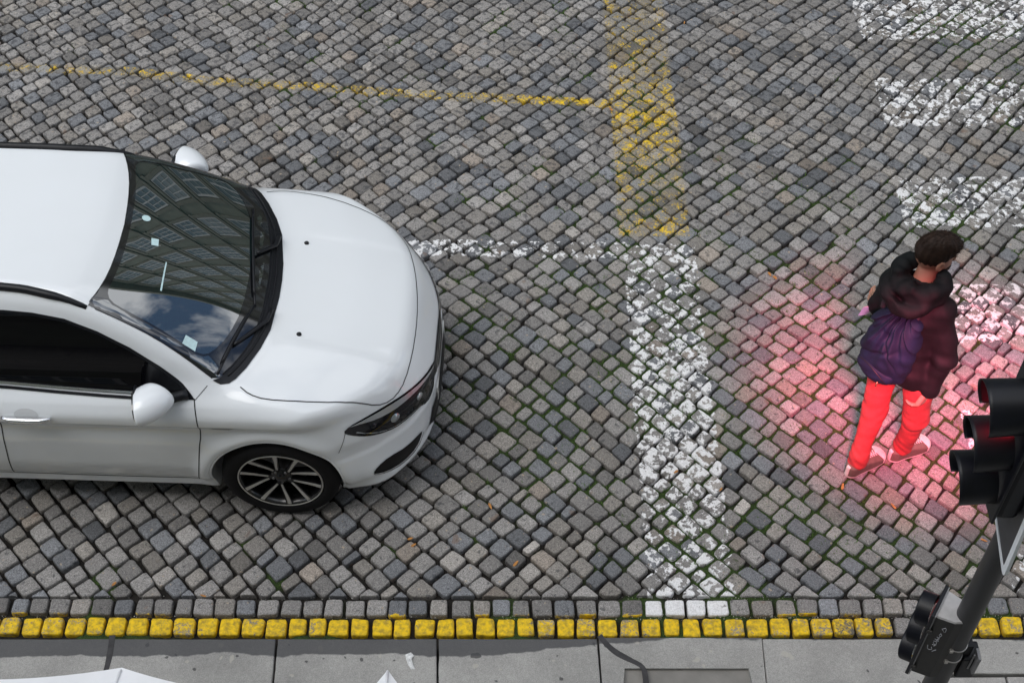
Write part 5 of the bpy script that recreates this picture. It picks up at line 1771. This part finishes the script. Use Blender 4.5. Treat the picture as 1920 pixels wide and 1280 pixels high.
for i in range(n1):
    j = (i + 1) % n1
    F += [(i, j, n1 + j, n1 + i), (i, j, 2 * n1 + j, 2 * n1 + i), (n1 + i, n1 + j, 3 * n1 + j, 3 * n1 + i), (2 * n1 + i, 2 * n1 + j, 3 * n1 + j, 3 * n1 + i)]
mesh_obj('rim', np.array(V), F, M['signwhite'], sg, False)
V = [p + nrm * .001 for p in round_tri(tri, .018, .019)] + [p - nrm * .007 for p in round_tri(tri, .018, .019)]
mesh_obj('panel', np.array(V), [tuple(range(n1)), tuple(range(n1, 2 * n1))[::-1]], M['signback'], sg, False)

# ---------------------------------------------------------------- parasols beside the kerb (seen from above)
def parasol(c, r, n, rot, z, label, steep=.30, sag=.045, square=False, group='white parasols under the camera'):
    e = empty('parasol', (c[0], c[1], KZ), label, 'parasol', group)
    zt = z - KZ
    tips = [A(r * math.cos(rot + 2 * math.pi * k / n), r * math.sin(rot + 2 * math.pi * k / n), zt) for k in range(n)]
    apex = A(0, 0, zt + r * steep)
    V = []; F = []; m_, q_ = 10, 10
    for k in range(n):
        a, b = tips[k], tips[(k + 1) % n]
        base = len(V)
        for i in range(m_ + 1):
            t = i / m_
            for j in range(q_ + 1):
                s = j / q_
                p = a * (1 - s) + b * s
                inw = 4 * s * (1 - s) * sag * (t ** 2)
                p = p * 1.0; p[:2] *= (1 - inw * 1.1)
                q = apex + (p - apex) * t
                q[2] -= 4 * s * (1 - s) * .035 * math.sin(math.pi * t) - 4 * s * (1 - s) * .02 * t
                V.append(q)
        for i in range(m_):
            for j in range(q_):
                w = base + i * (q_ + 1) + j
                F.append((w, w + q_ + 1, w + q_ + 2, w + 1))
    cn = mesh_obj('canopy', np.array(V), F, M['canvas'], e, False)
    md = cn.modifiers.new('solid', 'SOLIDIFY'); md.thickness = .003; md.offset = -1
    for k in range(n):
        MB().tube([apex - UP * .02, tips[k] * A(.985, .985, 1) - UP * .014], .008, 8).build('rib', M['grey_plastic'], e)
        sm = MB(); sm.tube([apex + (tips[k] - apex) * t + UP * .002 for t in np.linspace(.03, .995, 12)], .0045, 6); sm.build('seam', M['canvas'], cn)
    MB().tube([A(0, 0, 0), A(0, 0, zt + r * steep)], .022, 16).build('pole', M['boxtop'], e)
    MB().lathe([(0, .06), (.24, .05), (.27, .02), (.27, 0)], (0, 0, 0), 'z', 32).build('base', M['pole'], e)
    MB().lathe([(0, .07), (.022, .05), (.03, 0)], apex, 'z', 16).build('finial', M['boxtop'], e)
parasol((-1.36, -.018), 2.085, 24, math.radians(90 - 3.5), 2.40, 'large round white parasol at the pavement edge, below the rear of the white car', steep=.24, sag=.012)
parasol((-.382, .880), 1.175, 4, math.radians(90.5), 2.40, 'square white parasol by the kerb with one corner pointing at the yellow stones', steep=.30, sag=.10)

# ---------------------------------------------------------------- litter and small leaves
def crumple(name, c, pts, m, label, cat, h=.012, seed=1, group=None):
    r_ = np.random.default_rng(seed)
    V = []; F = []
    n = len(pts); cc = np.array(pts).mean(0)
    rings = [(1.0, .001), (.7, h * .8), (.35, h)]
    for f_, z in rings:
        for p in pts:
            q = cc + (np.array(p) - cc) * f_ * r_.uniform(.88, 1.12); V.append((q[0], q[1], z * r_.uniform(.4, 1.3)))
    V.append((cc[0], cc[1], h * .6))
    for r in range(2):
        for k in range(n): F.append((r * n + k, r * n + (k + 1) % n, (r + 1) * n + (k + 1) % n, (r + 1) * n + k))
    for k in range(n): F.append((2 * n + k, 2 * n + (k + 1) % n, 3 * n))
    F.append(tuple(range(n))[::-1])
    o = mesh_obj(name, np.array(V), F, m, smooth=False); o.location = c
    return tag(o, label, cat, group)
crumple('tissue', (-.515, 3.300, KZ + .001), [(-.020, .030), (.006, .045), (.026, .030), (.012, .006), (.020, -.018), (.030, -.045), (.012, -.050), (-.004, -.022), (-.016, .004)], M['tissue'], 'crumpled white tissue lying on the grey kerb stone', 'litter', seed=5)
LEAFP = [(.02, 3.905), (-.55, 4.06), (-.53, 4.02), (.92, 4.50), (1.16, 4.38), (1.63, 6.02), (1.66, 5.99), (1.84, 4.40), (2.10, 4.27), (-.12, 4.27), (-1.62, 3.71), (2.55, 4.05), (-2.1, 3.78), (1.30, 8.62), (.70, 7.62)]
lr = np.random.default_rng(11)
lp_ = []
for k, (x, y) in enumerate(LEAFP):
    a = lr.uniform(0, 6.28); L_ = lr.uniform(.014, .026); W_ = L_ * lr.uniform(.25, .45)
    out = [(math.cos(t) * L_, math.sin(t) * W_ * (1 - .3 * math.cos(t))) for t in np.linspace(0, 2 * math.pi, 11)[:-1]]
    V = [(p[0] * math.cos(a) - p[1] * math.sin(a), p[0] * math.sin(a) + p[1] * math.cos(a), .004 + .004 * math.sin(p[0] * 60)) for p in out]
    V2 = [(p[0], p[1], p[2] + .0012) for p in V]; n = len(V)
    o = mesh_obj('fallen_leaf', np.array(V + V2), [tuple(range(n))[::-1], tuple(range(n, 2 * n))] + [(i, (i + 1) % n, n + (i + 1) % n, n + i) for i in range(n)], M['leaf'], smooth=False)
    o.location = (x, y, .003)
    tag(o, 'tiny dry orange leaf scrap caught on the setts', 'leaf', 'dry leaf scraps scattered over the setts')
# blades of grass and moss cushions in the joints: too many to count
gr2 = np.random.default_rng(21); V = []; F = []
cand = np.column_stack([gr2.uniform(-4.2, 4.2, 60000), gr2.uniform(3.72, 9.6, 60000)])
mo = moss_amount(cand[:, 0], cand[:, 1])
cand = cand[mo > .80][:3400]
for x, y in cand:
    for _ in range(3):
        a = gr2.uniform(0, 6.28); l = gr2.uniform(.006, .017); w = .0016
        bx, by = x + gr2.normal(0, .005), y + gr2.normal(0, .005)
        b = len(V); dx, dy = math.cos(a), math.sin(a); t = gr2.uniform(.3, 1.1)
        V += [(bx - dy * w, by + dx * w, -.012), (bx + dy * w, by - dx * w, -.012), (bx + dx * l * t + dy * w, by + dy * l * t - dx * w, -.008 + l), (bx + dx * l * t * 1.5, by + dy * l * t * 1.5, -.006 + l)]
        F += [(b, b + 1, b + 2), (b, b + 2, b + 3)]
M['grass'] = mat('green_blades', (.085, .17, .025), .8, noise=(8, .4))
o = mesh_obj('grass', np.array(V), F, M['grass'], smooth=False); tag(o, 'short green grass and moss growing in the joints', 'grass', kind='stuff')

# pale grit washed into the joints along the kerb and the crossing
V = []; F = []
oc = np.array([(1, 0, 0), (-1, 0, 0), (0, 1, 0), (0, -1, 0), (0, 0, 1), (0, 0, -1)], float)
of = [(0, 2, 4), (2, 1, 4), (1, 3, 4), (3, 0, 4), (2, 0, 5), (1, 2, 5), (3, 1, 5), (0, 3, 5)]
for k in range(2600):
    if k < 1500: x, y = gr2.uniform(-3, 3.2), gr2.normal(3.588 if k % 3 else 3.70, .010)
    else: x, y = gr2.uniform(-3, 3.6), gr2.uniform(3.7, 8.5)
    if k < 1500 and x < .6 and k % 4: continue
    r_ = gr2.uniform(.0012, .0034); b = len(V)
    V += [tuple(np.array([x, y, -.006 + gr2.uniform(0, .007)]) + o_ * r_ * gr2.uniform(.6, 1.2)) for o_ in oc]
    F += [tuple(b + i for i in f) for f in of]
M['grit'] = mat('pale_grit', (.50, .48, .45), .8, noise=(30, .3))
o = mesh_obj('gravel', np.array(V), F, M['grit'], smooth=False); tag(o, 'pale grit washed into the joints beside the kerb', 'grit', kind='stuff')

# ---------------------------------------------------------------- the house across the street (it shows in the windscreen)
by, bz, bx0, bx1 = 18.0, 22.3, -16.0, 30.0
bd = empty('building', (0, by, 0), 'pale nine storey house front with rows of paned windows, mirrored in the windscreen', 'building')
M['wall'] = mat('warm_plaster', (.29, .30, .24), .85, noise=(2, .12), bump=(60, .2, .004))
M['stonetrim'] = mat('stone_trim', (.25, .24, .19), .8, noise=(5, .15))
M['wframe'] = mat('white_window_frame', (.75, .76, .74), .5)
M['wpane'] = mat('window_pane', (.22, .28, .30), .08, spec=.8)  # sky reflection put into the pale base colour
M['roof'] = mat('roof_tile', (.20, .08, .05), .8, noise=(9, .2))
MB().box(((bx0 + bx1) / 2, 4.0, bz / 2), (bx1 - bx0, 8.0, bz)).build('wall', M['wall'], bd, smooth=False)
for z in (2.9, 5.35, 7.8, 10.2, 12.65, 15.05, 17.5, 19.9): MB().box(((bx0 + bx1) / 2, -.09, z), (bx1 - bx0, .18, .22)).build('string_course', M['stonetrim'], bd, smooth=False)
MB().box(((bx0 + bx1) / 2, -.25, bz + .12), (bx1 - bx0 + .6, .9, .3)).build('cornice', M['stonetrim'], bd, smooth=False)
MB().add([(bx0, -.4, bz + .28), (bx1, -.4, bz + .28), (bx1, 4, bz + 2.2), (bx0, 4, bz + 2.2), (bx1, 8, bz + .28), (bx0, 8, bz + .28)], [(0, 1, 2, 3), (3, 2, 4, 5), (1, 4, 2), (0, 3, 5), (0, 5, 4, 1)]).build('roof', M['roof'], bd, smooth=False)
wf = MB()
for x, z, w, h in ((0, -.78, 1.3, .08), (0, .78, 1.3, .08), (-.61, 0, .08, 1.56), (.61, 0, .08, 1.56), (0, 0, .06, 1.5), (0, .30, 1.2, .05), (-.31, -.2, .03, 1.0), (.31, -.2, .03, 1.0), (0, -.25, 1.2, .03)):
    wf.box((x, -.03 - .002 * (w > .2), z), (w, .07, h))
w0 = wf.build('window', M['wframe'], bd, smooth=False)
pn = MB().box((0, 0.0, 0), (1.22, .04, 1.5)).build('pane', M['wpane'], w0, smooth=False)
su = MB()
for x, z, w, h in ((0, 1.0, 1.9, .26), (0, -1.0, 1.8, .16), (-.78, 0, .18, 1.8), (.78, 0, .18, 1.8)): su.box((x, -.05 - .01 * (w > 1), z), (w, .14, h))
s0 = su.build('surround', M['stonetrim'], w0, smooth=False)
first = True
for fl in range(9):
    for k in range(11):
        x = -6.5 + k * 2.38; z = 1.6 + fl * 2.42
        if first: w0.location = (x, -.02, z); first = False; continue
        c = w0.copy(); COL.objects.link(c); c.parent = bd; c.location = (x, -.02, z)
        for ch in (pn, s0):
            d = ch.copy(); COL.objects.link(d); d.parent = c

# ---------------------------------------------------------------- the house the picture is taken from, along the near pavement
nb = empty('building', (0, -2.0, 0), 'plain plastered house front behind the camera along the near pavement', 'building')
MB().box((2, -3.0, 8.0), (44, 6.0, 16.0)).build('wall', M['wall'], nb, smooth=False)
MB().box((2, .14, 16.1), (44.6, .8, .3)).build('cornice', M['stonetrim'], nb, smooth=False)
for fl in range(4):
    for k in range(9):
        x = -10 + k * 2.6; z = 2.2 + fl * 3.3
        c = w0.copy(); COL.objects.link(c); c.parent = nb; c.location = (x, .02, z); c.rotation_euler = (0, 0, math.pi)
        for ch in (pn, s0):
            d = ch.copy(); COL.objects.link(d); d.parent = c
